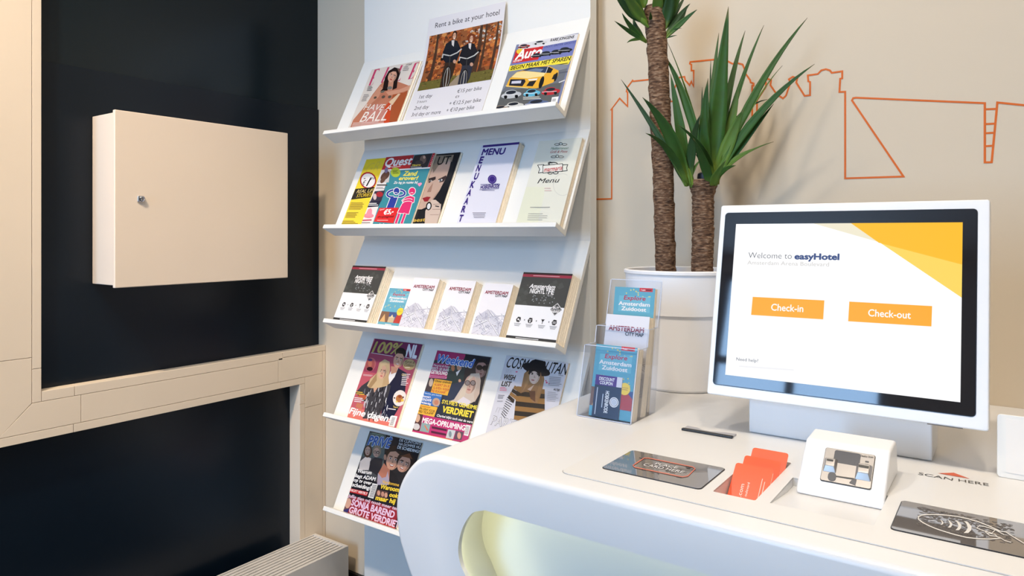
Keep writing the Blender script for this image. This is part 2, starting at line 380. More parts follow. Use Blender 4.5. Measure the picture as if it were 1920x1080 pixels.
# ceiling downlights
for i, (x, y, w, c, ax, ay, az, cone) in enumerate(DOWNLIGHTS):
    r = empty('downlight', (x, y, ZC), ('white recessed ceiling downlight, %s from the mural wall' % ('first second third fourth fifth sixth'.split()[sorted(range(6), key=lambda k: -DOWNLIGHTS[k][1]).index(i)])), 'downlight', 'ceiling downlights')
    n = 24; ring = lambda rad, z: [(x + rad * math.cos(2 * math.pi * k / n), y + rad * math.sin(2 * math.pi * k / n), z) for k in range(n)]
    MB().loft([ring(.125, ZC), ring(.125, ZC - .006), ring(.108, ZC - .008), ring(.104, ZC - .002)]).build('ring', 'lamp_ring', r, 40)
    MB().loft([ring(.103, ZC - .003), ring(.103, ZC - .005)]).build('lens', 'lamp_lens', r, 40)
    l = bpy.data.lights.new('downlight_beam', 'SPOT'); l.energy = w * LIGHT_DOWN; l.color = c; l.spot_size = math.radians(cone); l.spot_blend = .7; l.shadow_soft_size = .10
    o = bpy.data.objects.new('downlight_beam', l); COL.objects.link(o); o.parent = r; o.matrix_parent_inverse = Matrix.Translation(r.location).inverted()
    o.location = (x, y, ZC - .03); o.rotation_euler = (Vector((ax, ay, az)) - Vector((x, y, ZC - .03))).to_track_quat('-Z', 'Y').to_euler()

# ------------------------------------------------------------------ key cabinet on the left wall
kc = empty('key_cabinet', (-2.14, 1.22, 1.15), 'cream metal wall cabinet with a small lock on the dark panels', 'cabinet')
box('body', 'cream_enamel', XD + .0005, -2.0135, .945, 1.502, 1.1555, 1.632, kc, bevel=.002)
door = box('door', 'cream_enamel', -2.0125, -2.0, .941, 1.5057, 1.149, 1.638, kc, bevel=.0025)
box('lock_plate', 'chrome', -2.0, -1.9945, 1.001, 1.019, 1.3875, 1.4045, door, bevel=.002)
n = 20; ring = lambda rad, x: [(x, 1.0125 + rad * math.cos(2 * math.pi * k / n), 1.396 + rad * math.sin(2 * math.pi * k / n)) for k in range(n)]
MB().loft([ring(.0075, -1.9945), ring(.0075, -1.9915), ring(.006, -1.9905)]).build('lock_cylinder', 'chrome', door, 40)
box('keyhole', 'black_plastic', -1.9905, -1.9902, 1.0115, 1.0137, 1.391, 1.401, door)
# ------------------------------------------------------------------ convector under the panels
rd = empty('convector_radiator', (-2.01, .4, 0), 'low white convector radiator with slotted top under the dark panel', 'radiator')
RX0, RX1, RY0, RY1, RZ = -2.0985, -1.919, -1.0, 1.70, .192
MB().box(RX1 - .012, RX1, RY0, RY1, 0, RZ).box(RX0, RX0 + .006, RY0, RY1, .02, RZ).box(RX0 + .006, RX1 - .012, RY1 - .012, RY1, 0, RZ).box(RX0 + .006, RX1 - .012, RY0, RY0 + .012, 0, RZ).build('casing', 'radiator_enamel', rd)
box('core', 'radiator_inside', RX0 + .01, RX1 - .016, RY0 + .015, RY1 - .015, .01, .165, rd)
for i in range(9):
    x = RX0 + .010 + i * .0172; box('slat', 'radiator_enamel', x, x + .0105, RY0 + .012, RY1 - .012, .176, .190, rd)

# ------------------------------------------------------------------ magazine rack
RKX0, RKX1 = -1.8185, -.9345
rk = empty('magazine_rack', (-1.377, 1.70, 0), 'tall white display rack with five sloping shelves', 'rack')
box('back_panel', 'rack_white', RKX0, RKX1, 1.682, 1.717, .03, 2.15, rk, bevel=.0015)
box('plinth', 'rack_white', RKX0 + .02, RKX1 - .02, 1.69, 1.74, 0, .03, rk)
ZLIP = [1.6165, 1.313, 1.0095, .706, .4025]
TB = .014
Dv = Vector((0, .12, .242)).normalized(); Nv = Vector((0, -Dv.z, Dv.y))
def shelf_sheet(k, t):
    O = Vector((0, 1.552, ZLIP[k] - .0225)) + Nv * (TB + t) + Dv * TB
    E = O + Dv * .5; return Sheet([(O.y, O.z), (E.y, E.z)])
for k in range(5):
    C = Vector((0, 1.552, ZLIP[k] - .0225)); T = C + Dv * .2725; L = C + Nv * .0567
    prof = [C, L, L + Dv * TB, C + Nv * TB + Dv * TB, T + Nv * TB, T]
    top_y = 1.6815
    prof[4] = prof[4] + Dv * ((top_y - prof[4].y) / Dv.y); prof[5] = prof[5] + Dv * ((top_y - prof[5].y) / Dv.y)
    MB().loft([[Vector((RKX0, p.y, p.z)) for p in prof], [Vector((RKX1, p.y, p.z)) for p in prof]]).build('shelf', 'rack_white', rk, bevel=.0018)

# ---- printed matter on the rack
def booklet(name, label, cat, k, t, u0, u1, h, crop, thick=None, base=(240, 238, 236), group=None, gloss='print_gloss', fan=0, fanx=.003, gain=.84, v0=.0006):
    """a booklet or a stack on shelf k; t = distance of its front cover from the board"""
    sh = shelf_sheet(k, t); r = empty(name, sh.map((u0 + u1) / 2, 0), label, cat, group)
    o = [(u0, v0), (u1, v0), (u1, h), (u0, h)]
    sh.slab(o, -.0006, 0).build('cover', 'paper', r)
    T_ = (thick or t) - .0012; n = max(2, int(T_ / .0022)); mb = MB()
    for i in range(n):                         # page edges: thin bundles, slightly uneven
        a = -.0007 - T_ * i / n; b = -.0007 - T_ * (i + .97) / n
        dx = random.uniform(-1, 1) * .0004 + fan * (i / n) * fanx; dh = -random.uniform(.0003, .003 if t > .012 else .0012)
        oo = [(u0 + .0006 + dx, v0 + .0002), (u1 - .0006 + dx, v0 + .0002), (u1 - .0006 + dx, h + dh), (u0 + .0006 + dx, h + dh)]
        m = sh.slab(oo, b, a); mb.add(m.v, m.f)
    mb.build('pages', 'paper_edge', r)
    cv = Canvas(sh, crop, (u0, u1, v0, h), gain=gain); cv.lp(o, base); cv.root = r; cv.m = gloss
    return cv
def done(cv, name='cover_print'): return cv.build(name, cv.m, [c for c in cv.root.children if c.name.startswith(('cover', 'front'))][0])
random.seed(3)
WHT, BLK = (246, 244, 244), (22, 20, 22)
# --- top shelf: fashion magazine
c = booklet('magazine', 'fashion magazine with pink lettering and a brunette woman in an armchair', 'magazine', 0, .012, -1.744, -1.528, .254, (640, 100, 7.2), thick=.0062, base=(228, 218, 208), fan=1, fanx=.012)
c.p([(160, 900), (330, 700), (420, 560), (520, 430), (600, 350), (760, 380), (920, 440), (860, 650), (700, 1000), (110, 1030)], (196, 122, 92))
c.p([(700, 540), (840, 530), (900, 500), (860, 700), (740, 990), (560, 990), (640, 800)], (172, 84, 42))
c.p([(640, 660), (770, 545), (800, 545), (690, 700)], (228, 196, 160))
c.p([(580, 740), (640, 660), (680, 700), (640, 980), (560, 980)], (206, 70, 26))
c.p([(420, 700), (560, 680), (600, 800), (560, 990), (250, 1000), (330, 820)], (204, 134, 120))
c.p([(300, 740), (430, 560), (520, 440), (560, 470), (500, 600), (380, 720)], (210, 146, 116))
c.p([(600, 520), (780, 490), (930, 430), (925, 490), (760, 545), (640, 570)], (214, 152, 122))
c.p([(360, 720), (560, 540), (620, 560), (430, 720)], (190, 118, 90))
PK = (206, 58, 104)
c.p([(368, 438), (392, 436), (480, 222), (452, 222)], PK); c.p([(452, 222), (522, 206), (512, 248), (506, 222), (470, 232)], PK); c.p([(416, 340), (446, 318), (436, 352), (430, 332)], PK); c.p([(368, 438), (428, 418), (440, 378), (420, 425)], PK)
c.p([(533, 402), (556, 398), (654, 186), (628, 190)], PK); c.p([(712, 384), (738, 380), (834, 158), (808, 162)], PK); c.p([(712, 384), (790, 372), (806, 330), (780, 364)], PK)
c.p([(900, 354), (926, 350), (1020, 130), (994, 134)], PK); c.p([(994, 134), (1058, 116), (1048, 160), (1040, 128), (1014, 140)], PK); c.p([(950, 252), (992, 226), (974, 268), (970, 244)], PK); c.p([(900, 354), (968, 338), (984, 290), (960, 332)], PK)
c.p([(560, 480), (590, 330), (640, 240), (720, 190), (790, 210), (800, 260), (760, 380), (750, 470), (680, 500), (540, 510), (520, 520)], (38, 26, 24))
c.p([(640, 380), (708, 380), (700, 440), (690, 500), (625, 505), (632, 440)], (206, 144, 116)); c.e(655, 468, 34, 22, (120, 116, 112), -10); c.p([(752, 200), (795, 225), (788, 280), (776, 250)], (120, 84, 70))
c.face(690, 312, 56, 84, 22, (222, 166, 138), (40, 25, 22), (176, 60, 56))
c.p([(610, 300), (640, 240), (740, 200), (770, 250), (700, 245), (650, 270), (625, 330)], (38, 26, 24))
c.e(570, 590, 26, 18, (92, 78, 66), -30); c.e(655, 590, 24, 18, (96, 82, 70), -30); c.e(460, 600, 22, 15, (92, 78, 66), -30); c.e(560, 520, 30, 14, (110, 108, 96), -20)
c.t('HAVE A', (296, 768), (664, 772), 74, (244, 236, 226), sh=.18); c.t('BALL', (244, 930), (600, 908), 128, (248, 240, 230), sh=.2)
c.bars(160, 940, 600, 1000, 3, (232, 200, 190), -.05, -.4); c.t('STAR', (866, 175), (948, 160), 24, (60, 55, 55), sh=.2); c.bars(846, 185, 930, 250, 3, (150, 140, 136), -.1, -.35)
c.bars(362, 448, 442, 520, 4, (90, 84, 82), -.1, -.3); c.bars(306, 560, 390, 660, 5, (150, 142, 138), -.08, -.4)
done(c)
box_back = booklet('magazine', 'second copy of the pink lettered fashion magazine showing only its pale edges', 'magazine', 0, .0055, -1.7545, -1.517, .256, (640, 100, 7.2), base=(236, 230, 224)); done(box_back)
# --- bike poster: a big sheet, bent, standing on the top shelf
O = Vector((0, 1.552, ZLIP[0] - .0225)) + Nv * (TB + .0015) + Dv * (TB + .001)
pts = [(O.y, O.z)]; a0, a1 = math.atan2(.12, .242), math.radians(10)
N = 10
for i in range(N):
    f = max(0, (i - 3) / (N - 4)); ang = a0 + (a1 - a0) * min(1, f * 1.35); l = .39 / N
    pts.append((pts[-1][0] + math.sin(ang) * l, pts[-1][1] + math.cos(ang) * l))
bsh = Sheet(pts)
pr = empty('poster', bsh.map(-1.37, 0), 'large white bike rental poster with two cyclists in autumn woods', 'poster')
U0, U1 = -1.511, -1.211
mb = MB(); mb.loft([[bsh.map(u, t, o) for t, o in [(x, 0) for x in bsh.acc] + [(x, -.0008) for x in bsh.acc[::-1]]] for u in (U0, U1)]); mb.build('front_sheet', 'paper', pr, 60)
c = Canvas(bsh, (750, 0, 4.5), (U0, U1, .0005, bsh.acc[-1] - .0005), base=.0005, step=.00004); c.root = pr; c.m = 'print_gloss'
c.lp([(U0, 0), (U1, 0), (U1, 1), (U0, 1)], (232, 229, 234))
PH = [(248, 302), (872, 178), (782, 672), (152, 768)]
ph = [c.L(*q) for q in PH]; pb = (sum(p[0] for p in (ph[0], ph[3])) / 2, sum(p[0] for p in (ph[1], ph[2])) / 2, (ph[2][1] + ph[3][1]) / 2, (ph[0][1] + ph[1][1]) / 2)
pb = (max(pb[0], U0 + .004), min(pb[1], U1 - .004), pb[2], pb[3]); full = c.b; c.b = pb
pw, phh = pb[1] - pb[0], pb[3] - pb[2]
c.lp([(pb[0], pb[2]), (pb[1], pb[2]), (pb[1], pb[3]), (pb[0], pb[3])], (150, 88, 46))
rr = random.Random(5)
def blob(u, s, r, col, sq=.7):
    P = []; ph0 = rr.random() * 6; nn = 7
    for i in range(nn):
        a = ph0 + 2 * math.pi * i / nn; k = r * rr.uniform(.6, 1.2); P.append((u + k * math.cos(a), s + k * sq * math.sin(a)))
    o_ = c.off; c.off = o_ + (blob.k % 12) * .000015; blob.k += 1; c._emit(P, col); c.off = o_
blob.k = 0
for layer in range(4):
    for i in range(130):
        u = pb[0] + rr.random() * pw; s = pb[2] + phh * (.2 + .8 * rr.random())
        blob(u, s, rr.uniform(.004, .013) * (1.3 - .2 * layer), rr.choice([(186, 92, 34), (206, 116, 44), (140, 70, 30), (166, 84, 40), (120, 62, 32), (96, 56, 36), (214, 140, 70), (178, 102, 60)]))
    c.off += .0002
for i in range(46): blob(pb[0] + pw * (.5 + .5 * rr.random()), pb[2] + phh * (.72 + .28 * rr.random()), rr.uniform(.002, .006), rr.choice([(226, 222, 214), (200, 196, 190), (170, 150, 130)]))
c.off += .0002
for x, w in ((.7, .02), (.78, .012), (.1, .016), (.93, .012)): c.lp([(pb[0] + pw * x, pb[2] + .03), (pb[0] + pw * x + w, pb[2] + .03), (pb[0] + pw * x + w * .7, pb[3]), (pb[0] + pw * x + w * .2, pb[3])], (78, 54, 40))
c.lp([(pb[0], pb[2]), (pb[1], pb[2]), (pb[1], pb[2] + phh * .2), (pb[0], pb[2] + phh * .16)], (110, 102, 48))
for i in range(60): blob(pb[0] + pw * rr.random(), pb[2] + phh * .2 * rr.random(), rr.uniform(.002, .006), rr.choice([(130, 118, 56), (90, 82, 40), (140, 100, 50), (74, 60, 36)]), .4)
c.off += .0002
c.lp([(pb[0] + pw * .42, pb[2]), (pb[0] + pw * .66, pb[2]), (pb[0] + pw * .58, pb[2] + phh * .19), (pb[0] + pw * .53, pb[2] + phh * .19)], (158, 140, 118))
def cyclist(x, y, hair, wide, jac, leg):       # drawn around hip pixel (x, y) of the crop
    c.p([(x - 50, y), (x + 40, y), (x + 10, y + 120), (x - 60, y + 235), (x - 105, y + 240), (x - 75, y + 90)], leg)
    c.p([(x - 75, y - 20), (x - 72, y - 80), (x - 45, y - 150), (x + 10, y - 185), (x + 50, y - 175), (x + 78, y - 110), (x + 66, y - 60), (x + 40, y + 5), (x - 50, y + 10)], jac)
    c.p([(x + 2, y - 178), (x + 26, y - 180), (x + 20, y - 125), (x + 4, y - 140)], (222, 214, 210))
    c.e(x + 28, y - 222, 20 * wide, 40, hair, 8); c.e(x + 26, y - 214, 14, 30, (214, 164, 134), 8)
    c.e(x + 26, y - 196, 6, 4, (244, 236, 230)); c.line([(x + 16, y - 222), (x + 22, y - 223)], 4, (60, 40, 32)); c.line([(x + 30, y - 224), (x + 37, y - 225)], 4, (60, 40, 32))
    c.line([(x - 80, y - 20), (x - 70, y - 60), (x - 10, y - 48), (x + 50, y - 75), (x + 90, y - 110)], 9, (200, 198, 194)); c.e(x - 80, y - 18, 12, 12, BLK); c.e(x + 95, y - 115, 13, 11, BLK)
    c.line([(x - 12, y - 46), (x - 18, y + 30), (x - 45, y + 110)], 9, (60, 58, 58))
    c.arc(x - 40, y + 140, 30, 100, 0, 360, 8, (36, 34, 34), 10); c.arc(x - 40, y + 140, 24, 90, 0, 360, 3, (176, 172, 166), 10); c.line([(x - 30, y + 60), (x - 52, y + 220)], 6, (190, 186, 180))
    c.e(x + 28, y + 0, 14, 16, (206, 156, 128))
cyclist(435, 520, (60, 36, 26), 1.0, (30, 34, 44), (60, 44, 34)); cyclist(578, 505 + 40, (120, 56, 26), 1.9, (34, 34, 40), (52, 54, 66))
c.b = full; c.off = .0009
c.t('Rent a bike at your hotel', (296, 238), (838, 124), 42, (52, 50, 56))
for tx, A, B, h in (('1st day', (160, 834), (268, 822), 30), ('3 hours', (142, 873), (224, 862), 20), ('2nd day', (118, 930), (240, 916), 30), ('3rd day or more', (94, 985), (340, 960), 30),
                    ('€15 per bike', (480, 786), (686, 758), 30), ('€9', (464, 830), (496, 826), 19), ('+ €12.5 per bike', (412, 890), (680, 858), 30), ('+ €10 per bike', (388, 948), (624, 918), 30)):
    c.t(tx, A, B, h, (60, 58, 62))
done(c)
# --- car magazine
c = booklet('magazine', 'car magazine with a yellow sports car and yellow headline band', 'magazine', 0, .006, -1.157, -.953, .249, (910, 60, 6.75), base=(122, 130, 168), fan=1, fanx=.004)
c.p([(430, 130), (1195, 20), (1170, 110), (740, 180), (420, 220)], (222, 222, 228)); c.p([(740, 180), (1160, 100), (1100, 310), (330, 430), (350, 390)], (118, 126, 190))
def car(x, y, w, h, body, top=(40, 44, 54), rot=-8):
    c.e(x, y, w, h * .52, body, rot); c.e(x - w * .05, y - h * .38, w * .6, h * .42, body, rot); c.e(x - w * .02, y - h * .42, w * .5, h * .28, top, rot)
    c.e(x - w * .55, y + h * .3, w * .16, h * .3, (20, 20, 22)); c.e(x + w * .5, y + h * .2, w * .16, h * .3, (20, 20, 22)); c.line([(x - w * .9, y + h * .05), (x + w * .6, y - h * .1)], h * .09, (230, 230, 232))
car(490, 185, 80, 36, (150, 40, 36)); car(690, 140, 95, 38, (206, 206, 208))
c.p([(388, 232), (740, 178), (668, 350), (340, 398)], (206, 30, 34)); c.e(440, 245, 46, 34, (240, 200, 40), -12)
c.t('Auto', (372, 352), (700, 302), 112, (250, 248, 246), b=.035, sh=.12); c.t('REVIEW', (352, 388), (466, 366), 24, (244, 240, 238), b=.02); c.bars(520, 205, 715, 222, 1, (244, 220, 218), -.14)
car(655, 300, 80, 40, (34, 36, 42)); car(770, 280, 90, 44, (52, 58, 66)); car(900, 262, 90, 46, (46, 50, 60)); car(1010, 235, 95, 50, (36, 40, 52))
c.t('RARE JONGENS', (820, 122), (1118, 78), 32, BLK, b=.02, sh=.1); c.t('GROOT, GROTER, GROOTST', (742, 205), (1140, 142), 24, (60, 70, 140), sh=.1)
c.p([(310, 432), (1100, 300), (1080, 362), (1052, 410), (830, 445), (820, 420), (296, 500)], (246, 226, 40)); c.t('BEGIN MAAR MET SPAREN', (318, 484), (1070, 358), 46, BLK, b=.02, sh=.1); c.bars(836, 424, 1046, 440, 1, (90, 86, 40), -.16, rnd=0, fill=.7)
c.p([(296, 500), (820, 420), (1050, 410), (960, 700), (900, 940), (105, 1015)], (132, 138, 150)); c.p([(300, 640), (960, 480), (1040, 460), (900, 900), (200, 760)], (110, 114, 124)); c.p([(200, 760), (960, 640), (905, 930), (105, 1015), (140, 900)], (96, 98, 98))
c.line([(935, 640), (1005, 612)], 12, (226, 226, 226)); c.line([(940, 520), (1040, 505)], 16, (90, 94, 110))
YC = (240, 178, 28)
c.p([(262, 690), (310, 590), (400, 510), (480, 490), (640, 440), (800, 430), (930, 490), (920, 560), (860, 640), (700, 700), (640, 716), (540, 712), (280, 696)], YC)
c.p([(330, 575), (400, 512), (560, 490), (760, 520), (740, 560), (540, 590)], (246, 222, 150)); c.p([(468, 490), (560, 452), (760, 440), (800, 440), (765, 520)], (52, 66, 96)); c.p([(520, 490), (640, 462), (740, 470), (700, 510)], (110, 130, 160)); c.line([(800, 436), (766, 522)], 7, (240, 240, 240)); c.p([(800, 440), (860, 470), (830, 520), (770, 520)], (30, 32, 38))
c.p([(300, 680), (320, 600), (500, 600), (512, 630), (470, 690)], (40, 40, 52)); c.p([(338, 624), (458, 616), (450, 652), (330, 656)], (206, 206, 226)); c.p([(540, 600), (664, 588), (650, 612), (556, 618)], (236, 236, 230)); c.p([(520, 684), (560, 628), (650, 616), (600, 690)], (36, 36, 40)); c.p([(840, 600), (870, 540), (900, 526), (872, 600)], (40, 38, 40))
c.e(712, 640, 26, 82, (24, 24, 26), 18); c.e(895, 570, 16, 60, (26, 26, 28), 18); c.line([(262, 684), (540, 712)], 7, (236, 230, 160))
car(330, 800, 130, 80, (190, 194, 198)); car(590, 780, 110, 70, (90, 182, 214)); car(830, 760, 120, 72, (190, 30, 44)); car(360, 940, 130, 66, (206, 206, 200)); car(190, 975, 110, 50, (170, 150, 130)); car(650, 915, 160, 76, (90, 108, 150))
c.bars(480, 826, 780, 868, 2, (214, 216, 210), -.03); c.p([(846, 830), (932, 818), (905, 922), (826, 930)], WHT); c.bars(852, 850, 900, 905, 6, (50, 50, 50), -.1, -.2, rnd=.1)
done(c)
# --- second shelf
c = booklet('magazine', 'yellow bargain magazine with a one euro 99 price circle', 'magazine', 1, .006, -1.781, -1.567, .264, (620, 280, 6.75), base=(244, 216, 22))
c.t('GR', (420, 310), (600, 270), 120, (230, 204, 60), sh=.3); c.e(475, 395, 104, 108, (176, 30, 44), -20); c.e(475, 395, 88, 90, (244, 240, 240), -20)
c.t('€', (396, 452), (428, 452), 56, BLK); c.t('1', (446, 466), (464, 464), 104, BLK, sh=.25, b=.01); c.t('99', (494, 392), (552, 386), 34, BLK, sh=.2); c.bars(420, 366, 446, 390, 1, (80, 70, 70), -.1)
c.p([(315, 502), (560, 478), (505, 608), (258, 638)], (34, 30, 26)); c.t('REAL LIFE', (326, 556), (552, 540), 42, (240, 214, 130), sh=.25); c.t('STORIES', (322, 610), (502, 594), 42, (246, 210, 30), sh=.25)
c.bars(256, 676, 450, 770, 6, (120, 96, 30), 0, -.35); c.bars(205, 800, 390, 875, 5, (110, 88, 30), 0, -.35); c.bars(150, 905, 370, 970, 4, (110, 88, 30), 0, -.3)
done(c)
c = booklet('magazine', 'woman portrait magazine on black cover behind the turquoise one', 'magazine', 1, .0075, -1.565, -1.366, .260, (620, 280, 6.75), base=(26, 28, 34), fan=1, fanx=.008)
c.p([(1340, 90), (1540, 80), (1500, 250), (1470, 340), (1380, 520), (1290, 650), (1240, 720), (1150, 760), (1080, 760), (1240, 300)], (198, 166, 148))
c.p([(1330, 80), (1560, 70), (1535, 160), (1440, 130), (1370, 200), (1300, 300), (1290, 240)], (140, 122, 104)); c.p([(1380, 190), (1460, 110), (1530, 140), (1400, 180)], (176, 156, 134))
c.p([(1240, 370), (1330, 345), (1330, 380), (1240, 430)], (52, 38, 38)); c.p([(1360, 380), (1460, 330), (1470, 350), (1430, 410), (1380, 420)], (58, 42, 42)); c.e(1392, 392, 26, 13, (226, 222, 222), -18); c.e(1390, 392, 13, 13, (60, 74, 84)); c.e(1270, 400, 16, 11, (216, 208, 206)); c.e(1268, 400, 8, 10, (50, 50, 56))
c.p([(1300, 420), (1270, 540), (1220, 545), (1240, 500)], (164, 126, 110)); c.p([(1160, 620), (1220, 600), (1268, 604), (1230, 660), (1190, 664)], (150, 32, 44)); c.p([(1380, 500), (1290, 650), (1240, 720), (1300, 620)], (150, 112, 98))
c.p([(1280, 640), (1330, 640), (1400, 700), (1390, 800), (1340, 960), (1190, 960), (1200, 780), (1250, 700)], (208, 186, 172)); c.line([(1300, 700), (1400, 690)], 5, (120, 96, 86)); c.line([(1290, 760), (1390, 760)], 5, (130, 104, 94)); c.line([(1260, 830), (1370, 830)], 4, (130, 104, 94)); c.e(1244, 720, 36, 54, BLK, 10); c.e(1244, 722, 22, 38, (216, 216, 220), 10); c.line([(1330, 720), (1370, 726)], 14, (60, 56, 60))
c.t('UT', (1340, 200), (1500, 186), 100, BLK, b=.01); c.t('eest', (1040, 920), (1196, 912), 46, (214, 176, 60), b=.02); c.bars(1040, 944, 1310, 962, 1, (220, 220, 220))
done(c)
c = booklet('magazine', 'turquoise science magazine with blue and pink stick people', 'magazine', 1, .0150, -1.677, -1.463, .260, (620, 280, 6.75), thick=.0068, base=(52, 142, 158), fan=1, fanx=.003)
c.p([(660, 70), (1060, 60), (1010, 240), (600, 264)], (190, 32, 42)); c.p([(1064, 78), (1290, 52), (1224, 226), (1000, 242)], (48, 44, 48)); c.e(1170, 130, 40, 55, (120, 96, 84), 10); c.e(1185, 100, 16, 20, (200, 160, 140)); c.e(1120, 170, 50, 30, (70, 60, 60))
c.t('Minerva', (1030, 214), (1138, 206), 22, (244, 220, 60), b=.02); c.bars(1014, 222, 1210, 236, 1, (220, 216, 216)); c.p([(1294, 50), (1356, 44), (1284, 222), (1228, 226)], (190, 32, 42)); c.bars(1296, 80, 1326, 210, 6, (236, 180, 180), 0, -.35)
c.p([(636, 262), (1010, 242), (1284, 224), (1280, 240), (600, 280)], WHT)
c.p([(640, 262), (765, 250), (518, 985), (350, 985)], (232, 226, 226))
c.p([(690, 262), (760, 256), (735, 420), (590, 420)], (206, 200, 198)); c.e(690, 335, 70, 42, (92, 62, 50), -45); c.e(665, 385, 52, 26, (104, 74, 60), -55); c.e(705, 262, 22, 40, (120, 110, 150), 10)
c.bars(586, 444, 716, 466, 1, (90, 86, 86), 0, -.3, rnd=0, fill=.8); c.bars(578, 480, 700, 510, 2, (120, 116, 116), 0, -.3)
c.p([(560, 530), (690, 520), (640, 660), (500, 664)], (60, 56, 74)); c.e(620, 570, 44, 34, (170, 40, 52)); c.e(560, 600, 22, 40, (210, 190, 190)); c.p([(490, 662), (640, 650), (605, 724), (462, 736)], (40, 40, 62)); c.bars(484, 680, 610, 722, 2, WHT, 0, -.3)
c.e(480, 842, 66, 30, (232, 130, 150)); c.p([(440, 840), (475, 760), (510, 745), (526, 770), (520, 850)], (236, 140, 160)); c.bars(392, 892, 520, 914, 1, (186, 60, 90), -.05, rnd=0, fill=.8); c.bars(384, 924, 516, 966, 2, (90, 84, 84), 0, -.2)
c.t('Quest', (672, 218), (1014, 190), 96, WHT, b=.03, sh=.12); c.bars(770, 222, 944, 236, 1, WHT, -.06)
c.e(822, 292, 62, 62, (176, 196, 40)); c.bars(786, 268, 866, 320, 4, (90, 110, 30), -.05)
c.t('Zand', (914, 334), (1080, 334), 56, (246, 230, 60), b=.03, sh=.1); c.t('erover!', (858, 390), (1096, 386), 46, (246, 230, 60), b=.03, sh=.1); c.t('Zo leg je ruzies bij', (796, 436), (1096, 432), 28, WHT, b=.02, sh=.1); c.e(1118, 440, 16, 14, (240, 150, 190)); c.e(1140, 436, 16, 14, (240, 150, 190)); c.p([(1102, 446), (1156, 440), (1124, 474)], (240, 150, 190))
BL2, PN2 = (40, 62, 160), (224, 32, 110)
def fig(pts, col):
    c.line(pts + [pts[0]], 14, WHT); c.p(pts, col)
c.arc(800, 560, 84, 44, 100, 300, 34, WHT, -10); c.arc(870, 556, 70, 40, -110, 90, 34, WHT, 0); fig([(760, 610), (850, 610), (800, 750), (706, 750)], BL2); c.arc(800, 560, 84, 44, 100, 300, 22, BL2, -10); c.arc(870, 556, 70, 40, -110, 90, 22, BL2, 0)
c.e(836, 530, 44, 50, WHT, 15); c.e(836, 530, 36, 42, BL2, 15); c.arc(824, 560, 22, 14, 190, 350, 6, WHT)
c.e(1032, 532, 48, 54, WHT, 20); c.e(1032, 532, 40, 46, PN2, 20); c.arc(1030, 560, 18, 12, 190, 340, 6, WHT)
fig([(950, 610), (1010, 590), (1062, 610), (1054, 670), (1030, 680), (990, 820), (850, 804), (920, 670), (905, 650)], PN2); c.arc(975, 650, 60, 22, 180, 360, 7, WHT, -10); c.arc(975, 680, 60, 22, 180, 350, 7, WHT, -5)
for xx in (862, 936): c.line([(xx + 6, 822), (xx - 34, 934)], 40, WHT); c.line([(xx + 6, 822), (xx - 34, 934)], 28, PN2)
c.p([(620, 744), (866, 740), (796, 936), (548, 916)], (222, 26, 32)); c.t('€5,-', (664, 830), (792, 812), 58, WHT, b=.04, sh=.1); c.t('Quest', (622, 778), (684, 764), 20, WHT); c.t('shoptegoed', (594, 868), (794, 862), 24, (60, 10, 14), b=.02); c.bars(590, 896, 764, 912, 1, (240, 190, 190)); c.arc(650, 940, 26, 10, 0, 180, 6, WHT)
done(c)
c = booklet('menu_card_stack', 'thick stack of white menu cards with purple vertical lettering', 'menu cards', 1, .021, -1.280, -1.143, .268, (600, 250, 3.4286), base=(228, 228, 242), fan=1, fanx=.006)
PU = (58, 36, 128)
c.p([(1050, 74), (1296, 52), (1288, 70), (1046, 92)], PU); c.t('MENU', (1036, 140), (1184, 134), 38, PU, b=.04)
for ch, x, y in (('E', 1018, 192), ('N', 1000, 244), ('U', 986, 296), ('K', 962, 350), ('A', 942, 402), ('A', 924, 456), ('R', 906, 508), ('T', 888, 566)): c.t(ch, (x, y), (x + 25, y), 40, PU, b=.05)
c.e(1108, 296, 28, 29, PU); c.e(1108, 296, 21, 22, (120, 100, 176)); c.e(1108, 296, 18, 19, PU); c.t('HOEKENRODE', (1030, 358), (1152, 350), 22, PU, b=.04); c.line([(1034, 330), (1150, 326)], 3, PU); c.line([(1028, 364), (1150, 356)], 3, PU); c.bars(1042, 366, 1124, 373, 1, (110, 100, 140), rnd=0)
for i in range(4): c.bars(982 + i * 3, 510 + i * 10, 1072 - i * 4, 515 + i * 10, 1, (150, 146, 160), fill=.8, rnd=.1)
c.p([(872, 582), (1112, 582), (1110, 592), (868, 592)], PU); done(c)
c = booklet('menu_card_stack', 'stack of cream pizza menu cards with a red and black ribbon emblem', 'menu cards', 1, .016, -1.079, -.941, .268, (600, 250, 3.4286), base=(232, 232, 218), gloss='print_gloss', fan=0)
c.p([(1320, 345), (1445, 345), (1440, 400), (1400, 580), (1260, 590)], (232, 234, 210)); c.arc(1560, 330, 60, 70, 60, 300, 4, (216, 216, 206))
for x, y in ((1548, 72), (1526, 152)):
    c.arc(x - 24, y, 16, 6, 0, 330, 3, BLK); c.arc(x + 24, y, 16, 6, 180, 510, 3, BLK); c.arc(x, y - 4, 10, 8, 0, 360, 3, BLK)
c.t('Mediterranean', (1482, 106), (1594, 102), 15, (90, 140, 110), sh=.25); c.t('Grill & Pizza', (1478, 128), (1588, 124), 15, (190, 60, 60), sh=.25)
c.p([(1400, 205), (1440, 200), (1440, 250), (1404, 258), (1414, 232)], (240, 240, 232)); c.line([(1400, 205), (1440, 202), (1440, 250), (1404, 256), (1414, 232), (1400, 205)], 4, BLK); c.line([(1556, 204), (1594, 202), (1586, 222), (1590, 240), (1552, 246)], 4, BLK)
